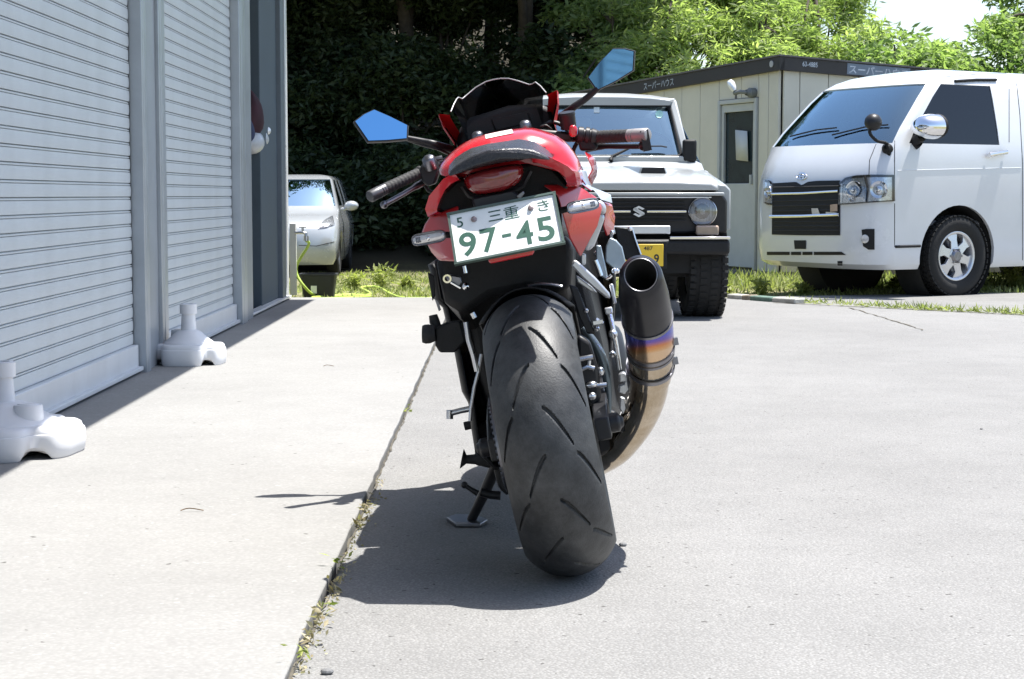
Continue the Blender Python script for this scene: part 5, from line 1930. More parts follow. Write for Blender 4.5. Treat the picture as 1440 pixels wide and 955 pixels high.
# screen
rimp = [(634, 157), (638, 147), (642, 139.5), (644.5, 137), (650, 139), (656, 134), (669, 123), (683, 115), (694, 112), (704, 110.5), (715, 110.5), (729, 114), (744, 119), (748, 118.5), (753, 115.5), (760, 121), (768, 130.5)]
nr = len(rimp)
cx_ = tc_
R0 = []
for i, (x, y) in enumerate(rimp):
    t = abs(2 * i / (nr - 1) - 1)
    R0.append(B(x, y, 1.13 - .11 * t ** 1.6))
bot = []
for i, p in enumerate(R0):
    t = 2 * i / (nr - 1) - 1
    bot.append(V(cx_ + (p.x - cx_) * .82, 1.24 - .13 * abs(t) ** 1.8, TZ - .155 + .07 * abs(t) ** 2))
b = MB()
b.grid([[R0[i] + (bot[i] - R0[i]) * k + V(0, 0, .03 * math.sin(math.pi * k)) for i in range(nr)] for k in (0, .12, .3, .5, .75, 1)])
m_screen = glass('smoked_screen', (.45, .42, .40), .10, gain=.3, base=.0)
scr = b.build('screen', m_screen, bike, smooth=180)
b = MB(); b.tube(R0, .0017, 6); b.build('screen_edge', mat('screen_rim', (.42, .42, .42), .3, var=.05), scr, smooth=60)
# cockpit: instruments, top yoke, fork caps
b = MB()
b.loft([BL([(640, 205), (646, 180), (660, 165), (715, 148), (760, 145), (776, 152), (782, 175), (788, 192), (720, 215), (660, 225)], 1.12), BL([(650, 200), (655, 180), (668, 168), (715, 152), (755, 149), (768, 156), (772, 175), (775, 185), (720, 205), (665, 215)], 1.24)])
b.build('instrument_hood', M['black'], bike, bevel=.015)
slab_px('instrument_panel', [(690, 168), (742, 157), (748, 172), (696, 184)], M['black'], .02, .004, v=1.115)
b = MB()
b.loft([BL([(632, 215), (660, 198), (744, 180), (806, 186), (806, 200), (744, 196), (660, 216), (634, 230)], 1.0), BL([(640, 212), (662, 198), (744, 180), (798, 186), (798, 198), (744, 196), (662, 214), (640, 226)], 1.10)])
b.build('top_yoke', M['satin'], bike, bevel=.008)
for c_ in ((670.5, 186), (737.5, 170.5)):
    p = B(*c_, 1.0)
    b = MB(); b.lathe([(-.012, .017), (-.006, .017), (.002, .0155), (.007, .010), (.008, 0)], p + V(0, 0, -.006), V(0, -.30, .95), 18)
    b.build('fork_cap', M['steel'], bike, smooth=50)

# handlebars, grips, levers
def taper(a, b_, n=12):
    return [a + (b_ - a) * (i / n) for i in range(n + 1)]
def grip_set(inner, gend, bend, v0, v1, v2, lever, rgrip, endm, levm):
    p0, p1, p2 = B(*inner, v0), B(*gend, v1), B(*bend, v2)
    b = MB(); b.tube([p0 + (p0 - p1).normalized() * .10, p0, p1], .011, 10)
    hbm = b.build('handlebar', M['satin'], bike, smooth=60)
    b = MB()
    n = 44
    rs = [rgrip * (1.0 + .05 * math.sin(i * 1.55)) for i in range(n + 1)]
    rs[0] = rs[1] = rgrip * 1.22; rs[2] = rgrip * 1.18
    b.tube([p0 + (p1 - p0) * (i / n) for i in range(n + 1)], rs, 18)
    b.build('grip', M['rubber'], hbm, smooth=50)
    b = MB()
    d = (p2 - p1)
    rs2 = [rgrip * .80, rgrip * 1.02, rgrip * 1.02, rgrip * .86, rgrip * 1.04, rgrip * 1.04, rgrip * .86, rgrip * 1.05, rgrip * 1.05, rgrip * .92, rgrip * .60]
    ts = [0, .02, .12, .14, .16, .26, .28, .31, .93, .98, 1]
    b.tube([p1 + d * t for t in ts], rs2, 18)
    b.build('bar_end', endm, hbm, smooth=40)
    # lever
    b = MB()
    Lv = [B(*q) for q in lever]
    n_ = len(Lv)
    b.tube(cr(Lv, 4), [(.010 if i < (n_ - 1) * 4 * .4 else .0075) for i in range((n_ - 1) * 4 + 1)], 10)
    b.ball(Lv[-1], .0105, 12, 8)
    b.build('lever', levm, hbm, smooth=60)
    return hbm, p0
m_barend = mat('bar_end_grey', (.10, .10, .105), .38, metal=.5, var=.2)
hl_, pl = grip_set((592, 242.5), (541, 266), (519.5, 277), .98, .90, .86, [(601, 253, 1.02), (585, 262, .99), (565, 274, .95), (540, 288, .90)], .0155, m_barend, M['steel'])
hr_, pr = grip_set((836, 193), (884, 191), (912, 189.5), .98, .90, .86, [(824, 210, 1.02), (845, 206, 1.0), (875, 206, .95), (903, 206, .90)], .0175, mat('bar_end_light', (.30, .29, .29), .5, metal=.4, var=.15), M['satin'])
def lump(name, pts, v, m, thick, par, bevel=.006):
    return slab_px(name, pts, m, thick, bevel, par, v)
lump('switchgear', [(588, 240), (594, 230), (604, 226), (614, 228), (618, 240), (612, 258), (600, 262), (594, 256)], .96, M['satin'], .06, hl_)
b = MB(); b.lathe([(0, .018), (.03, .018), (.036, .012), (.036, 0)], B(607, 236, .95), V(-.1, -.5, .85), 16); b.tube(BL([(600, 232), (612, 224), (622, 222)], .98), .007, 8); b.ball(B(609, 231, .94), .009, 10, 8)
b.build('clutch_perch', M['steel'], hl_, smooth=50)
lump('kill_switch', [(801, 176), (809, 175.5), (812, 181), (811, 192), (802, 193), (800, 186)], .94, M['red'], .05, hr_)
b = MB()
p0 = B(812, 190, .975); p1 = B(838, 193, .975)
d = p1 - p0
b.tube([p0 + d * t for t in (0, .05, .3, .33, .40, .44, .62, .66, .72, .76, 1)], [.021, .024, .024, .020, .020, .025, .025, .021, .021, .024, .021], 18)
b.build('throttle_housing', M['satin'], hr_, smooth=40)
lump('switchgear', [(812, 196), (836, 198), (842, 206), (836, 212), (816, 212)], .96, M['black'], .05, hr_)
b = MB(); b.lathe([(0, .022), (.035, .022), (.040, .024), (.046, .022), (.046, 0)], B(800, 181, 1.0), V(.05, -.2, .97), 20)
b.tube(cr(BL([(800, 186), (790, 176), (776, 172), (762, 178)], 1.04), 4), .006, 8)
b.build('brake_reservoir', M['satin'], bike, smooth=45)
b = MB(); b.tube(cr(BL([(760, 178), (768, 176), (776, 182)], .96), 4), .0025, 6); b.tube(cr(BL([(596, 258), (606, 270), (625, 262), (640, 240)], 1.03), 4), .005, 8); b.tube(cr(BL([(812, 200), (806, 215), (815, 235), (822, 250)], 1.02), 4), .006, 8)
b.build('cables', M['black'], bike, smooth=60)
b = MB(); b.ball(B(905, 205, .88), .014, 12, 8); b.box(B(908, 198, .87), (.022, .03, .055))
b.build('lever_guard', M['satin'], hr_, smooth=50)

# mirrors: real mirror glass, each turned so that it looks past the camera
def mirror(glass_px, stem_a, stem_b, v, look, label=None):
    c_px = (sum(p[0] for p in glass_px) / len(glass_px), sum(p[1] for p in glass_px) / len(glass_px))
    P0 = B(*c_px, v)
    wp = BM @ P0
    tocam = (CAM - wp).normalized()
    tgt = Vector(look).normalized()
    nW = (tocam + tgt).normalized()
    n = (BI.to_3x3() @ nW).normalized()
    L = [BP(x, y, P0, n) for x, y in glass_px]
    c_ = sum(L, V(0, 0, 0)) / len(L)
    b = MB()
    back = -n
    g = lambda k, d: [c_ + (p - c_) * k + back * d for p in L]
    b.loft([g(1.0, -.001), g(1.03, -.001), g(1.06, .004), g(1.05, .014), g(.80, .034), g(.35, .044)])
    o = b.build('mirror', M['satin'], bike, smooth=35, fix=True)
    b = MB()
    LL = g(.985, -.0030)
    b.add(LL, [tuple(range(len(LL)))])
    b.build('mirror_glass', M['blue_mirror'], o, smooth=0)
    b = MB()
    pts = [B(*q) for q in stem_a]
    b.tube(cr(pts, 5), [.008 + .004 * (i / ((len(pts) - 1) * 5)) for i in range((len(pts) - 1) * 5 + 1)], 10)
    if stem_b: b.tube(cr([B(*q) for q in stem_b], 5), .005, 8)
    b.build('mirror_stem', M['satin'], o, smooth=60)
    return o
mirror([(499, 171), (512, 161), (526, 154.5), (548, 164), (573, 176.5), (572, 195), (545, 197.5), (518, 198.5)], [(570, 194, 1.08), (595, 199, 1.08), (612, 203, 1.08), (634, 210, 1.12)], [(572, 196, 1.085), (595, 204, 1.08), (615, 209, 1.08), (630, 216, 1.12)], 1.06, (.30, -1, .75))
mirror([(827.5, 109), (844, 87), (862, 69), (878, 69), (891.5, 72.5), (890, 99), (866, 114), (840, 126.5)], [(841, 124, 1.07), (825, 138, 1.08), (805, 152, 1.09), (785, 168, 1.13)], None, 1.06, (-2.05, -6.2, .42))

# ------------------------------------------------------------------ right side: exhaust, hanger, brake
mp = [B(901, 387, -.12), B(904, 410, -.06), B(909, 440, .0), B(913, 470, .06), B(915, 500, .12), B(914, 530, .18)]
mr_ = [.049, .055, .056, .0545, .0525, .049]
q = cr(mp, 4)
rs_ = [(mr_[min(i // 4, 5)] * (1 - (i % 4) / 4) + mr_[min(i // 4 + 1, 5)] * ((i % 4) / 4)) for i in range(len(q))]
def seg(a, b_): return q[a:b_ + 1], rs_[a:b_ + 1]
t0 = (q[0] - q[1]).normalized()
s_ = t0.cross(V(0, 0, 1)).normalized(); u_ = t0.cross(s_)
bore_c = q[0]
ne = (t0 * .55 + V(0, -1, 0) * .9 + V(0, 0, .12)).normalized()
def cut(r_, d, push=0):
    out = []
    for a in np.linspace(0, 2 * math.pi, 37)[:-1]:
        p = bore_c + (s_ * math.cos(a) + u_ * math.sin(a)) * r_
        p = p - t0 * ((p - bore_c).dot(ne) / t0.dot(ne))
        out.append(p + ne * push + t0 * d)
    return out
pt, rt = seg(2, 9)
b = MB()
def circ(i):
    d = (q[min(i + 1, len(q) - 1)] - q[max(i - 1, 0)]).normalized()
    s1_ = (s_ - d * s_.dot(d)).normalized(); u1_ = d.cross(s1_) * -1
    if u1_.dot(u_) < 0: u1_ = -u1_
    return [q[i] + (s1_ * math.cos(a) + u1_ * math.sin(a)) * rs_[i] for a in np.linspace(0, 2 * math.pi, 37)[:-1]]
b.loft([cut(.0335, 0, .002), cut(.0375, 0, .003), cut(.0440, 0, -.004), cut(.0475, -.012)] + [circ(i) for i in range(5, 10)], cap=False)
tip = b.build('silencer', M['carbon'], bike, smooth=50)
b = MB(); b.loft([cut(.0335, 0, .002), cut(.031, -.05), cut(.030, -.12), cut(.001, -.121)], cap=False); b.build('bore', M['hole'], tip, smooth=60)
b = MB(); rp_ = cut(.0345, 0, .003); b.tube(rp_ + [rp_[0]], .0016, 6, cap=False); b.build('tip_ring', M['steel'], tip, smooth=60)
# heat-tinted sleeve: blue fading to orange along the pipe is the metal's own tint
m_ti = bpy.data.materials.new('heat_tinted_titanium'); m_ti.use_nodes = True
n_, l_ = m_ti.node_tree.nodes, m_ti.node_tree.links
pbs = n_['Principled BSDF']; pbs.inputs['Metallic'].default_value = .9; pbs.inputs['Roughness'].default_value = .22
tcx = n_.new('ShaderNodeTexCoord'); sx_ = n_.new('ShaderNodeSeparateXYZ'); mrx = n_.new('ShaderNodeMapRange'); rmp = n_.new('ShaderNodeValToRGB')
za, zb_ = q[9].z, q[15].z
mrx.inputs['From Min'].default_value = za; mrx.inputs['From Max'].default_value = zb_
l_.new(tcx.outputs['Object'], sx_.inputs[0]); l_.new(sx_.outputs['Z'], mrx.inputs['Value']); l_.new(mrx.outputs['Result'], rmp.inputs[0]); l_.new(rmp.outputs[0], pbs.inputs['Base Color'])
e = rmp.color_ramp.elements
e[0].position = 0; e[0].color = (.06, .08, .30, 1); e[1].position = 1; e[1].color = (.62, .44, .28, 1)
for ps, c_ in ((.50, (.06, .09, .48, 1)), (.66, (.16, .10, .36, 1)), (.80, (.52, .20, .08, 1)), (.92, (.58, .32, .14, 1))):
    k = rmp.color_ramp.elements.new(ps); k.color = c_
pt, rt = seg(9, 15)
b = MB(); b.tube(pt, rt, 30, cap=False); b.build('silencer_sleeve', m_ti, bike, smooth=60)
pt, rt = seg(15, 20)
pipe = cr([q[19], B(911, 552, .22), B(903, 578, .28), B(888, 605, .34), B(866, 632, .42), B(842, 648, .52)], 5)
rp = [.047 - .010 * (i / (len(pipe) - 1)) for i in range(len(pipe))]
b = MB(); b.tube(pt, rt, 30, cap=False); b.tube(pipe, rp, 24, cap=False); b.build('exhaust_pipe', M['gold'], bike, smooth=60)
b = MB()
for k in (9, 15):
    d = (q[k + 1] - q[k]).normalized()
    r0 = rs_[k]; b.lathe([(-.004, r0 - .001), (-.004, r0 + .0022), (.004, r0 + .0022), (.004, r0 - .001)], q[k], d, 36, closed=True)
for k in (14.2, 17.6):
    i = int(k); p = q[i] + (q[min(i + 1, 20)] - q[i]) * (k - i); d = (q[min(i + 1, 20)] - q[i]).normalized()
    b.lathe([(-.006, .0525), (-.006, .056), (.006, .056), (.006, .0525)], p, d, 36, closed=True)
    b.box(p + V(.056, -.01, 0), (.014, .018, .016))
b.build('clamp_band', M['steel'], bike, smooth=45)
b = MB(); b.tube(cr([q[18] + V(-.035, .02, 0), B(896, 560, .26), B(884, 590, .33), B(860, 618, .42)], 5), .022, 16); b.build('link_pipe', M['steel'], bike, smooth=60)

slab_px('peg_hanger', [(803, 374), (807, 365), (813, 368), (837, 390), (857, 412), (859, 420), (852, 419), (838, 408), (818, 390)], M['silver'], .022, .004, v=.10)
slab_px('peg_hanger', [(810, 387), (815, 390), (832, 403), (840, 412), (830, 410), (812, 397)], M['silver'], .018, .003, v=.12)
slab_px('frame_rail', [(837, 299), (848, 300), (851, 306), (844, 325), (836, 346), (828, 353), (822, 352), (828, 330)], M['silver'], .03, .007, v=.14)
slab_px('frame_rail', [(833, 284), (846, 281), (853, 290), (852, 302), (838, 299)], M['silver'], .03, .007, v=.13)
slab_px('rail_lower', [(818, 356), (824, 357), (824, 372), (818, 374)], M['silver'], .02, .003, v=.13)
slab_px('heel_plate', [(858, 334), (867, 338), (875, 347), (880, 368), (875, 376), (868, 381), (859, 375), (851, 368), (852, 346)], M['bluesteel'], .008, .003, v=.30)
slab_px('heat_shield', [(864, 319), (876, 320), (890, 322), (893, 334), (902, 359), (896, 366), (880, 366), (868, 340)], M['black'], .010, .003, v=.34)
b = MB(); b.tube(BL([(889, 322), (893, 336), (901, 358)], .335), .003, 6); b.build('shield_edge', M['alu'], bike, smooth=60)
b = MB()
for x, y, r_ in ((864, 381, .008), (868, 381, .006), (839, 357, .008), (886, 321.5, .006), (861, 327, .006)): b.ball(B(x, y, .28), r_, 10, 8)
b.tube(BL([(837, 366), (841, 376), (845, 388)], .26), .007, 8); b.tube(BL([(852, 391), (857, 390), (860, 387)], .27), .004, 6)
tag(b.build('hanger_bolts', M['chrome'], bike, smooth=60), kind='stuff')
slab_px('hanger_web', [(838, 345), (845, 345), (852, 375), (856, 395), (846, 390), (838, 372)], M['bluesteel'], .012, .003, v=.27)
b = MB(); b.tube(BL([(856, 436), (861, 458), (866, 485), (871, 520)], .20), .0065, 10); b.ball(B(862, 470, .19), .011, 10, 8)
b.build('linkage_rod', M['alu'], bike, smooth=60)
b = MB(); b.box(B(856, 437, .2), (.018, .018, .016)); b.build('rod_end', M['silver'], bike, bevel=.003)
b = MB(); b.box(B(862, 413, .12), (.009, .02, .045)); b.build('hanger_end', M['silver'], bike, bevel=.003)
# clevis block
slab_px('clevis', [(870, 527), (877, 523), (886, 530), (888, 547), (879, 555), (869, 552), (870, 543), (877, 541), (878, 537), (870, 538)], M['silver'], .03, .004, v=.22)
slab_px('clevis', [(872, 558), (879, 560), (881, 575), (876, 583), (871, 575)], M['silver'], .02, .003, v=.26)
# curved brake arm
arm = cr(BL([(819, 461), (833, 478), (845, 500), (852, 525), (856, 555), (857, 590)], .16), 4)
b = MB(); b.tube(arm, [.003 + .009 * math.sin(math.pi * min(1, .1 + .9 * i / (len(arm) - 1))) for i in range(len(arm))], 10)
b.build('brake_arm', mat('brake_arm_grey', (.13, .16, .18), .35, metal=.6, var=.2), bike, smooth=60)
b = MB()
b.tube(BL([(813, 506), (822, 504), (834, 502)], .05), .006, 8); b.tube(BL([(817, 520), (826, 516), (836, 518)], .05), .005, 8); b.tube(BL([(829, 507), (828, 518)], .05), .004, 6)
b.ball(B(832, 541, .06), (.013, .010, .008), 10, 8); b.tube(BL([(838, 542), (853, 541)], .07), .005, 8); b.ball(B(845, 522, .08), (.008, .008, .010), 10, 8)
b.ball(B(833, 557, .05), .009, 10, 8); b.box(B(841, 453, .1), (.022, .02, .008)); b.ball(B(839, 462, .1), .007, 8, 6); b.tube(BL([(838, 449), (848, 455)], .12), .005, 6)
b.ball(B(861, 498, .16), .008, 8, 6); b.ball(B(824, 437, .1), .006, 8, 6)
tag(b.build('brake_fittings', M['alu'], bike, smooth=40), kind='stuff')
slab_px('brake_caliper', [(812, 470), (830, 480), (842, 520), (846, 560), (834, 575), (820, 560), (812, 520)], M['satin'], .05, .008, v=.07)
slab_px('peg_bracket', [(800, 400), (812, 404), (826, 440), (838, 470), (826, 470), (812, 440)], M['satin'], .02, .004, v=.10)
# foot peg and pedal low on the right
b = MB(); b.tube(BL([(846, 588), (860, 596), (878, 600)], .30), .015, 10); b.tube(BL([(878, 591), (881, 605)], .30), .014, 10); b.tube(BL([(852, 580), (862, 584)], .30), .011, 8)
b.build('foot_peg', M['satin'], bike, smooth=50)
b = MB(); b.box(B(851, 583, .28), (.03, .03, .02)); b.ball(B(864, 594, .28), .009, 8, 6); b.ball(B(880, 591, .29), .009, 8, 6); b.build('pedal_fittings', M['chrome'], bike, smooth=50)
slab_px('belly_cover', [(838, 600), (862, 598), (872, 606), (868, 618), (852, 640), (838, 644)], M['black'], .10, .01, v=.36)

# ------------------------------------------------------------------ left side: pegs, lever, stand
b = MB()
b.tube(BL([(594, 470), (598, 470), (604, 469.5), (612, 469)], .22), [.020, .0225, .0225, .018], 16); b.tube(BL([(612, 469), (640, 472)], .24), .016, 12)
b.tube(BL([(609, 443), (611, 452), (616, 463)], .25), [.010, .0125, .010], 12)
b.build('passenger_peg', M['rubber'], bike, smooth=50)
slab_px('passenger_peg_bracket', [(611, 462), (626, 455), (648, 452), (655, 480), (640, 496), (618, 496), (612, 486)], M['black'], .06, .006, v=.22)
slab_px('tail_bracket', [(601, 383), (610, 387), (612, 416), (608, 424), (605, 406)], M['black'], .012, .003, v=.16)
slab_px('seat_catch', [(626, 388), (632, 386), (648, 389), (650, 398), (646, 404), (638, 400), (631, 397)], M['steel'], .012, .003, v=.12)
b = MB(); b.lathe([(0, .010), (.004, .010), (.004, .006), (0, .006)], B(629, 392, .11), (0, -1, 0), 14, closed=True); b.tube(BL([(653, 374), (655, 384)], .10), .005, 8); b.ball(B(655, 403, .10), .009, 8, 6); b.tube(BL([(634, 397), (648, 405)], .11), .003, 6)
tag(b.build('catch_bolts', M['chrome'], bike, smooth=60), kind='stuff')
slab_px('side_label', [(611, 420), (616, 422), (620, 436), (617, 438)], M['steel'], .006, .001, v=.4)
b = MB(); b.tube(BL([(665, 574), (648, 577.5), (634, 581)], .52), [.008, .0075, .0075], 10); b.tube(BL([(632.5, 577), (632.5, 589)], .52), .009, 10)
b.build('gear_lever', M['alu'], bike, smooth=50)
b = MB(); b.tube(BL([(664, 597), (653, 599.5)], .52), .011, 10); b.build('lever_tip', M['rubber'], bike, smooth=50)
b = MB(); b.tube(BL([(649.5, 645), (652, 645.5), (656, 646), (668, 646), (672, 644), (690, 648)], .48), [.026, .020, .011, .013, .019, .016], 14); b.build('foot_peg', M['rubber'], bike, smooth=50)
slab_px('peg_plate', [(664, 600), (690, 590), (700, 640), (694, 660), (676, 656), (668, 640)], M['black'], .03, .005, v=.50)
# side stand planted on the ground
ft = BI @ gnd(662, 738)
ftop = B(699, 652, .50)
b = MB(); b.tube([ftop, ftop + (ft - ftop) * .45, ft + V(.004, 0, .012)], [.0155, .014, .012], 12)
stand = b.build('side_stand', M['satin'], bike, smooth=50)
fg_ = [gnd(x, y, .0) for x, y in ((628, 734), (640, 729.5), (668, 730), (686, 737), (676, 742.5), (640, 742))]
b = MB(); b.prism([BI @ (p + Vector((0, 0, .001))) for p in fg_], BI.to_3x3() @ Vector((0, 0, .012))); b.build('stand_foot', M['steel'], stand, bevel=.003)
b = MB(); b.tube(BL([(653, 682), (662, 688), (672, 694)], .46), [.006, .006, .008], 8); b.ball(B(653, 682, .46), .009, 8, 6); b.tube(BL([(676, 692), (690, 696), (704, 697)], .48), .011, 8); b.build('stand_spring', M['satin'], stand, smooth=60)
b = MB(); b.tube(cr(BL([(700, 660), (706, 682), (716, 692)], .45), 4), .010, 8); b.build('spring_hook', M['satin'], stand, smooth=60)
# ================================================================== VEGETATION AND SMALL THINGS
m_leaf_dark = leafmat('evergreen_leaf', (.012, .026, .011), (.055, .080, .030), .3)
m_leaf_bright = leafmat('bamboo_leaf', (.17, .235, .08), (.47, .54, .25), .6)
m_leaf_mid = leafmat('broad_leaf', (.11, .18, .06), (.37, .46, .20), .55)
m_bark = mat('bark', (.06, .048, .036), .9, var=.35, vs=12, bump=.6, bs=30)

def crown_pts(c, r, n, clumps, seed, cr_=(.35, .7), shell=.55):
    g = np.random.default_rng(seed)
    d = g.normal(size=(clumps, 3)); d /= np.linalg.norm(d, axis=1)[:, None]
    k = g.uniform(shell, 1, clumps)[:, None]
    C_ = np.array(c) + d * k * np.array(r)
    R_ = g.uniform(*cr_, clumps)
    w_ = R_ ** 2; w_ /= w_.sum()
    i = g.choice(clumps, n, p=w_)
    e = g.normal(size=(n, 3)); e /= np.linalg.norm(e, axis=1)[:, None]
    e *= (g.random(n) ** .45)[:, None] * R_[i][:, None]
    e[:, 2] *= .7
    tone = np.clip(.5 + (g.random(clumps)[i] - .5) * .7, 0, 1)
    return C_[i] + e, tone, C_

def tree(name, label, cat, x, y, c, r, n, clumps, m, leaf, seed, group, trunk_r=.14, cr_=(.35, .7), droop=.35, lean=(0, 0), shell=.55, shear=0):
    z0 = terrain(x, y)
    t = thing(name, label, cat, (x, y, z0), 0, group)
    pts, tone, C_ = crown_pts((c[0] - x, c[1] - y, c[2] - z0), r, n, clumps, seed, cr_, shell)
    pts[:, 1] += (pts[:, 2] - (c[2] - z0)) * shear
    C_[:, 1] += (C_[:, 2] - (c[2] - z0)) * shear
    leaves('crown', pts.astype(np.float32), leaf[0], leaf[1], m, t, droop, tone, seed)
    top = Vector((c[0] - x, c[1] - y, c[2] - z0))
    g = random.Random(seed)
    b = MB()
    main = cr([Vector((0, 0, -.1)), top * .35 + Vector((g.uniform(-.1, .1), g.uniform(-.1, .1), 0)), top * .7 + Vector((g.uniform(-.15, .15), 0, 0)), top + Vector((0, 0, r[2] * .6))], 4)
    b.tube(main, [trunk_r * (1 - .85 * i / (len(main) - 1)) for i in range(len(main))], 9)
    for k in range(min(12, len(C_))):
        p = Vector(C_[k * len(C_) // min(12, len(C_))])
        j = g.randint(len(main) // 3, len(main) - 2)
        s_ = main[j]
        mid_ = (s_ + p) / 2 + Vector((0, 0, .15))
        r0 = trunk_r * .45
        b.tube(cr([s_, mid_, p], 3), [r0 * (1 - .8 * i / 6) for i in range(7)], 6)
    b.build('trunk', m_bark, t, smooth=60)
    return t

DG = 'dark evergreens on the slope behind the yard'
spec_dark = [
    # x, y, crown centre, radii, leaves
    (-7.2, 27.0, (-7.2, 27.0, 7.0), (2.6, 3.4, 3.6), 24000),
    (-4.4, 26.4, (-4.4, 26.6, 7.6), (2.4, 3.4, 3.6), 26000),
    (-1.8, 27.2, (-1.8, 27.0, 7.4), (2.3, 3.4, 3.4), 26000),
    (0.4, 26.4, (0.3, 26.8, 7.9), (2.0, 3.2, 3.2), 26000),
    (2.2, 26.8, (2.6, 26.8, 8.8), (2.0, 3.2, 3.0), 26000),  # added: crown kept out of view to shade the slope
    (-5.8, 30.5, (-5.8, 30.5, 7.4), (2.8, 2.8, 4.6), 20000),
    (-3.0, 31.0, (-3.0, 31.0, 7.6), (2.8, 2.8, 4.8), 20000),
    (-.2, 30.8, (-.2, 30.8, 7.6), (2.6, 2.8, 4.8), 20000),
]
dlab = ['tall dark evergreen behind the garage corner, leftmost of the back trees', 'tall dark evergreen rising above the silver white hatchback', 'tall dark evergreen above the left blue motorcycle mirror', 'tall dark evergreen above the motorcycle screen', 'added evergreen, its unseen crown shading the slope, right of the other dark trees',
        'far dark evergreen higher on the slope behind the hatchback', 'far dark evergreen higher on the slope, middle of three', 'far dark evergreen higher on the slope behind the motorcycle']
for i, (x, y, c, r, n) in enumerate(spec_dark):
    y *= 1.25; c = (c[0], c[1] * 1.25 - (2.2 if i < 5 else 1.0), c[2]); n = int(n * 1.05)  # front crowns pulled forward so they shade the slope
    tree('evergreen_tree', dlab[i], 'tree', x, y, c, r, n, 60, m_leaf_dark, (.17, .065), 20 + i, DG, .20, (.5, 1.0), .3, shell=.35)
# shaded shrubs under them
sh = [(-3.5, 27.3, 2.2, 2.0), (-5.2, 27.5, 2.3, 2.0), (-1.9, 24.3, .45, 1.1), (-.9, 24.1, .5, 1.2), (.1, 24.2, .5, 1.2), (1.1, 24.3, .55, 1.2), (-3.4, 24.9, .5, 1.2), (-6.6, 25.6, 1.1, 1.7), (-5.0, 25.2, 1.3, 1.9), (-3.3, 25.6, 1.2, 2.0), (-1.7, 25.2, 1.4, 2.0), (-.2, 25.5, 1.3, 2.1), (1.0, 25.0, 1.3, 1.9), (-4.2, 26.6, 3.2, 2.0), (-1.0, 26.8, 3.4, 2.1), (-6.4, 27.0, 3.3, 2.0), (-2.6, 26.6, 3.2, 1.8), (.8, 26.6, 3.0, 1.8)]
slab_ = ['high on the slope above the hatchback roof', 'high on the slope beside the garage end', 'low, right beside the hatchback rear', 'low, behind the left grip of the motorcycle', 'low, behind the motorcycle seat', 'low, behind the off-road car', 'low, directly behind the hatchback', 'behind the garage corner', 'over the roof of the hatchback', 'right of the hatchback', 'left of the blue mirror', 'behind the handlebar', 'behind the off-road car roof', 'higher up over the hatchback', 'higher up behind the motorcycle screen', 'higher up by the garage end', 'higher up over the left mirror', 'higher up behind the right mirror stem']
for i, (x, y, z, r) in enumerate(sh):
    y *= 1.25
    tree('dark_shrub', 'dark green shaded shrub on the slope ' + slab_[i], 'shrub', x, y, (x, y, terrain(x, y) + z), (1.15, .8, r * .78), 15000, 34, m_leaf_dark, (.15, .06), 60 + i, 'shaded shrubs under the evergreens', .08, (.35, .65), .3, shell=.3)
# sunlit growth on the right
br = [
    (1.9, 24.6, (1.9, 24.6, 3.1), (1.15, 1.0, 1.7), 15000, m_leaf_mid, (.15, .055)),
    (3.1, 25.0, (3.1, 25.0, 4.0), (1.3, 1.1, 1.7), 20000, m_leaf_bright, (.17, .036)),
    (4.5, 24.6, (4.5, 24.6, 3.6), (1.3, 1.1, 1.7), 20000, m_leaf_bright, (.17, .036)),
    (5.6, 25.8, (5.6, 25.8, 4.0), (1.2, 1.1, 1.6), 17000, m_leaf_bright, (.17, .036)),
    (6.7, 24.4, (6.7, 24.4, 2.75), (1.2, 1.0, 1.05), 12000, m_leaf_mid, (.16, .055)),
    (8.0, 24.8, (8.0, 24.8, 2.6), (1.2, 1.0, .95), 11000, m_leaf_mid, (.17, .055)),
    (9.3, 25.0, (9.3, 25.0, 3.3), (1.1, 1.0, 1.75), 15000, m_leaf_mid, (.16, .055)),
    (10.6, 25.6, (10.6, 25.6, 3.9), (1.3, 1.2, 2.2), 15000, m_leaf_mid, (.16, .055)),
    (2.6, 27.6, (2.6, 27.6, 4.6), (1.6, 1.2, 2.4), 17000, m_leaf_mid, (.18, .06)),
    (5.0, 28.0, (5.0, 28.0, 4.6), (1.7, 1.2, 1.9), 17000, m_leaf_bright, (.18, .04)),
]
blab = ['leafy half shaded tree between the dark slope and the hut roof', 'yellow green bamboo like tree above the hut door', 'yellow green bamboo like tree above the hut corner', 'yellow green bamboo like tree left of the patch of sky', 'low broad leaved tree under the patch of sky, above the van windscreen', 'low broad leaved tree under the patch of sky, above the van roof', 'broad leaved tree at the right of the patch of sky', 'broad leaved tree at the right photo edge', 'taller tree behind the half shaded one at the dark slope', 'taller bright tree behind the hut corner']
for i, (x, y, c, r, n, m_, lf) in enumerate(br):
    y *= 1.25; c = (c[0], c[1] * 1.25, c[2])
    n = int(n * .62)
    tree('leafy_tree', blab[i], 'tree', x, y, c, r, n, 44, m_, lf, 100 + i, 'sunlit trees behind the hut', .09, (.25, .5), .2, shell=.3, shear=1.3)

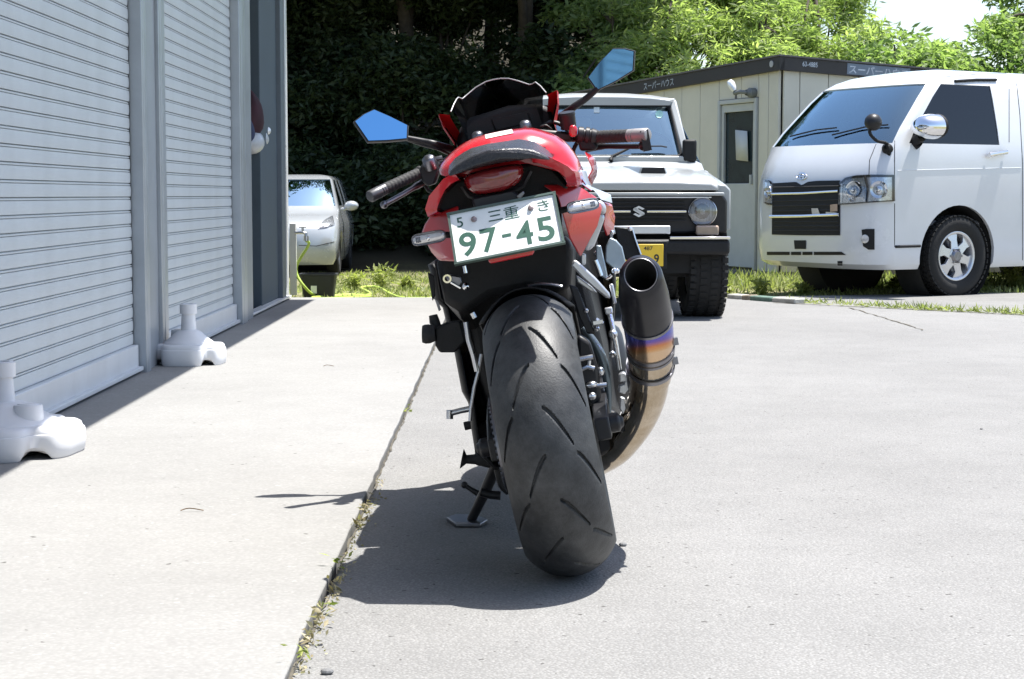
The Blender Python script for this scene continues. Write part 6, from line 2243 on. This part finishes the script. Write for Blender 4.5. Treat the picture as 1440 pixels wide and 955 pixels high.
# grass strips: blades as one mass each
m_grass = leafmat('grass_blade', (.14, .18, .06), (.42, .44, .19), .45)
def grass(name, n, fx, fy, h, seed, dens=None):
    g = np.random.default_rng(seed)
    x = g.uniform(*fx, n * 3); y = g.uniform(*fy, n * 3)
    keep = dens(x, y, g) if dens is not None else np.ones(len(x), bool)
    x, y = x[keep][:n], y[keep][:n]
    z = np.array([terrain(a, b_) for a, b_ in zip(x, y)])
    pts = np.stack([x, y, z], 1).astype(np.float32)
    o = leaves(name, pts, h, .014, m_grass, None, -1.1, None, seed, 'stuff')
    return o
patch = lambda sc, th: (lambda x, y, g: (np.sin(x * sc + 1.3 * np.sin(y * 1.1)) * np.sin(y * sc * .8 + 2) + g.normal(size=len(x)) * .5) > th)
grass('grass', 16000, (-4.2, 1.2), (END_Y + .10, 27), .065, 5, patch(1.7, -.2))
grass('grass', 15000, (1.0, 9.5), (15.4, 18.6), .06, 6, lambda x, y, g: (y > 15.3 + .06 * x) & ((np.sin(x * 2.1) + g.normal(size=len(x)) * .7) > -.5))
grass('grass', 5000, (2.0, 8.0), (16.6, 18.0), .15, 8, lambda x, y, g: g.random(len(x)) > .3)
# taller weeds among the grass
m_weed = leafmat('weed_leaf', (.16, .20, .05), (.46, .48, .18), .5)
def weed(name, label, p, h, n, seed, group=None, m=None, spread=.5, lf=(.06, .022)):
    g = np.random.default_rng(seed)
    t = g.random(n)
    a = g.uniform(0, 2 * math.pi, n)
    r = spread * h * t ** .7 * g.random(n)
    pts = np.stack([np.cos(a) * r, np.sin(a) * r, h * t * .85], 1).astype(np.float32)
    o = leaves(name, pts, lf[0], lf[1], m or m_weed, None, -.15, None, seed)
    o.location = p
    return tag(o, label, 'weed', group)
for i, (px, py, h, lab) in enumerate(((536, 393, .30, 'tall spiky weed in the grass behind the green hose'), (500, 396, .20, 'small weed in the grass right of the hatchback wheel'), (572, 396, .13, 'low weed in the grass near the motorcycle tail'))):
    p = gnd(px, py, -.06); p.z = terrain(p.x, p.y)
    weed('weed', lab, p, h, 240, 300 + i, 'weeds in the left grass strip', None, .6, (.08, .02))
for i, (px, py, h, lab) in enumerate(((1070, 408, .17, 'bright leafy weed before the hut wall'), (1020, 408, .12, 'small weed right of the off-road car tyre'), (1258, 402, .12, 'weed growing between the two front wheels of the van'), (1130, 407, .12, 'weed under the van bumper'), (1424, 400, .22, 'leafy weed behind the van wheel at the right photo edge'))):
    p = gnd(px, py); p.z = terrain(p.x, p.y)
    weed('weed', lab, p, h, 260, 320 + i, 'weeds along the hut')
# dry weeds and litter in the joint beside the apron
m_dry = leafmat('dry_leaf', (.20, .16, .09), (.45, .40, .27), .3)
jw = [(412, 938, .07, 'green', 'green grass tuft at the near end of the apron joint'), (430, 905, .07, 'dry', 'dry pale weed in the apron joint near the photo bottom'), (440, 880, .06, 'dry', 'dry weed clump in the apron joint just above the lowest one'), (452, 835, .05, 'dry', 'small dry weed in the joint below the shadow'), (462, 800, .05, 'green', 'yellow green weed in the joint beside the near shadow edge'),
      (490, 742, .035, 'dry', 'tiny dry weed in the joint at the middle of the shadow'), (503, 718, .045, 'dry', 'dry sprig in the joint where the mirror shadow crosses'), (568, 580, .05, 'green', 'little yellow green weed in the joint left of the gear lever'), (446, 862, .05, 'green', 'pale green weed between two dry clumps in the joint')]
for i, (px, py, h, k, lab) in enumerate(jw):
    p = gnd(px, py, .003)
    p.x = SLAB_X + .012 + (.012 if py > 800 else .004)
    weed('joint_weed', lab, p, h * .7, 18 if k == 'dry' else 10, 350 + i, 'weeds in the apron joint', m_dry if k == 'dry' else m_weed, .8, (.024, .008))
g_ = np.random.default_rng(77)
yy = g_.uniform(2.9, 5.2, 620) ** 1.0
lit = np.stack([SLAB_X + .014 + np.abs(g_.normal(size=620)) * .014, yy, np.full(620, .004)], 1).astype(np.float32)
leaves('joint_litter', lit[:260], .011, .005, m_dry, None, -.05, None, 78, 'stuff')
cw = []
for a_, b_, n_ in ((gnd(1105, 425), gnd(1260, 434), 260), (gnd(1260, 434), gnd(1460, 444), 520)):
    for k in range(n_):
        p = a_ + (b_ - a_) * random.random()
        cw.append((p.x + random.gauss(0, .03), p.y + random.gauss(0, .02), .004))
leaves('crack_grass', np.array(cw, np.float32), .06, .009, m_grass, None, -.8, None, 79, 'stuff')
# loose bits on the pavement
m_stone = mat('pebble', (.16, .16, .16), .9, var=.3, vs=40)
m_twig = mat('dry_twig', (.16, .10, .05), .9, var=.3)
def pebble(px, py, r, z, label):
    p = gnd(px, py, z); p.z = z + r * .4
    tag(MB().ball((0, 0, 0), (r, r * .8, r * .5), 8, 6).build('pebble', m_stone, smooth=0), label, 'stone', 'loose stones on the parking lot').location = p
for px, py, r, lab in ((460, 948, .012, 'dark grey stone on the asphalt by the photo bottom'), (1380, 604, .006, 'tiny stone on the asphalt near the right photo edge'), (876, 768, .010, 'flat dark chip beside the foot of the rear tyre'), (712, 803, .0, '')):
    if r: pebble(px, py, r, 0, lab)
for px, py, L_, lab in ((270, 720, .06, 'thin curved twig on the pale apron'), (462, 516, .05, 'short twig on the far part of the apron')):
    p = gnd(px, py, .010)
    tag(MB().tube(cr([p + Vector((-L_ / 2, 0, .004)), p + Vector((-L_ / 8, .006, .009)), p + Vector((L_ / 2, .002, .004))], 4), .0014, 6).build('twig', m_twig, smooth=60), lab, 'twig', 'twigs on the apron')

# ------------------------------------------------------------------ tap post, tub and hose at the apron's end
m_pvc = mat('pvc_grey_white', (.55, .55, .52), .5, var=.1)
m_hose = mat('green_hose', (.42, .55, .10), .45, var=.15, vs=8)
m_tub = mat('black_tub', (.022, .024, .026), .55, var=.2)
tp = gnd(411, 416); tp.y += .10
YT = tp.y
t_ = thing('tap_post', 'pale standpipe post with a tap at the end of the garage', 'tap post', (tp.x, tp.y, 0))
ztop = atY(411, 314, YT).z
b = MB(); b.box((0, 0, ztop / 2), (.055, .055, ztop)); b.build('post', m_pvc, t_, bevel=.005)
tz = atY(420, 327, YT).z
b = MB()
b.tube([(.02, -.02, tz), (.08, -.04, tz), (.11, -.045, tz - .005), (.115, -.045, tz - .05)], [.014, .014, .016, .013], 10)
b.lathe([(0, .010), (.04, .010), (.04, .0)], (.085, -.04, tz), (0, 0, 1), 10)
b.bar((.055, -.04, tz + .045), (.115, -.04, tz + .045), .012, .010)
b.lathe([(-.02, .022), (.02, .022)], (.115, -.045, tz - .05), (0, 0, 1), 12)
b.build('tap', M['alu'], t_, smooth=45)
tc2 = gnd(443, 416); 
tub = thing('plastic_tub', 'black plastic tub with a white label below the tap', 'tub', (tc2.x, YT + .22, terrain(tc2.x, YT + .22)))
b = MB()
def rr(hx_, hy_, z, n=6):
    out = []
    for cx__, cy__, a0 in ((1, 1, 0), (-1, 1, 90), (-1, -1, 180), (1, -1, 270)):
        for k in range(n):
            a = rad(a0 + 90 * k / (n - 1))
            out.append(Vector((cx__ * (hx_ - .04) + .04 * math.cos(a), cy__ * (hy_ - .04) + .04 * math.sin(a), z)))
    return out
b.loft([rr(.125, .10, .0), rr(.148, .12, .215), rr(.160, .13, .218), rr(.160, .13, .232), rr(.145, .118, .232), rr(.125, .10, .03)], cap=True)
b.build('tub_body', m_tub, tub, smooth=40)
b = MB(); b.box((-.03, -.124, .10), (.05, .006, .065)); b.build('label', M['white'], tub)
# hose from the tap down, coiled flat on the grass, running off to the right
hp = [Vector((tp.x + .115, YT - .045, tz - .07)), Vector((tp.x + .13, YT - .02, .42)), Vector((tp.x + .02, YT + .02, .22)), Vector((tp.x + .10, YT + .0, .06)), gnd(450, 413), gnd(490, 408), gnd(520, 411), gnd(455, 417.5), gnd(440, 416), gnd(470, 412), gnd(520, 407), gnd(508, 393), gnd(530, 390), gnd(560, 412), gnd(600, 417), gnd(640, 415), gnd(700, 417)]
for p in hp[4:]:
    p.y = max(p.y, END_Y + .06); p.z = terrain(p.x, p.y) + .035
hose = MB().tube(cr(hp, 10), .012, 10).build('garden_hose', m_hose, smooth=180)
tag(hose, 'yellow green garden hose running from the tap across the grass', 'hose')
hp2 = [gnd(520, 410), gnd(560, 414), gnd(600, 416), gnd(650, 416.5)]
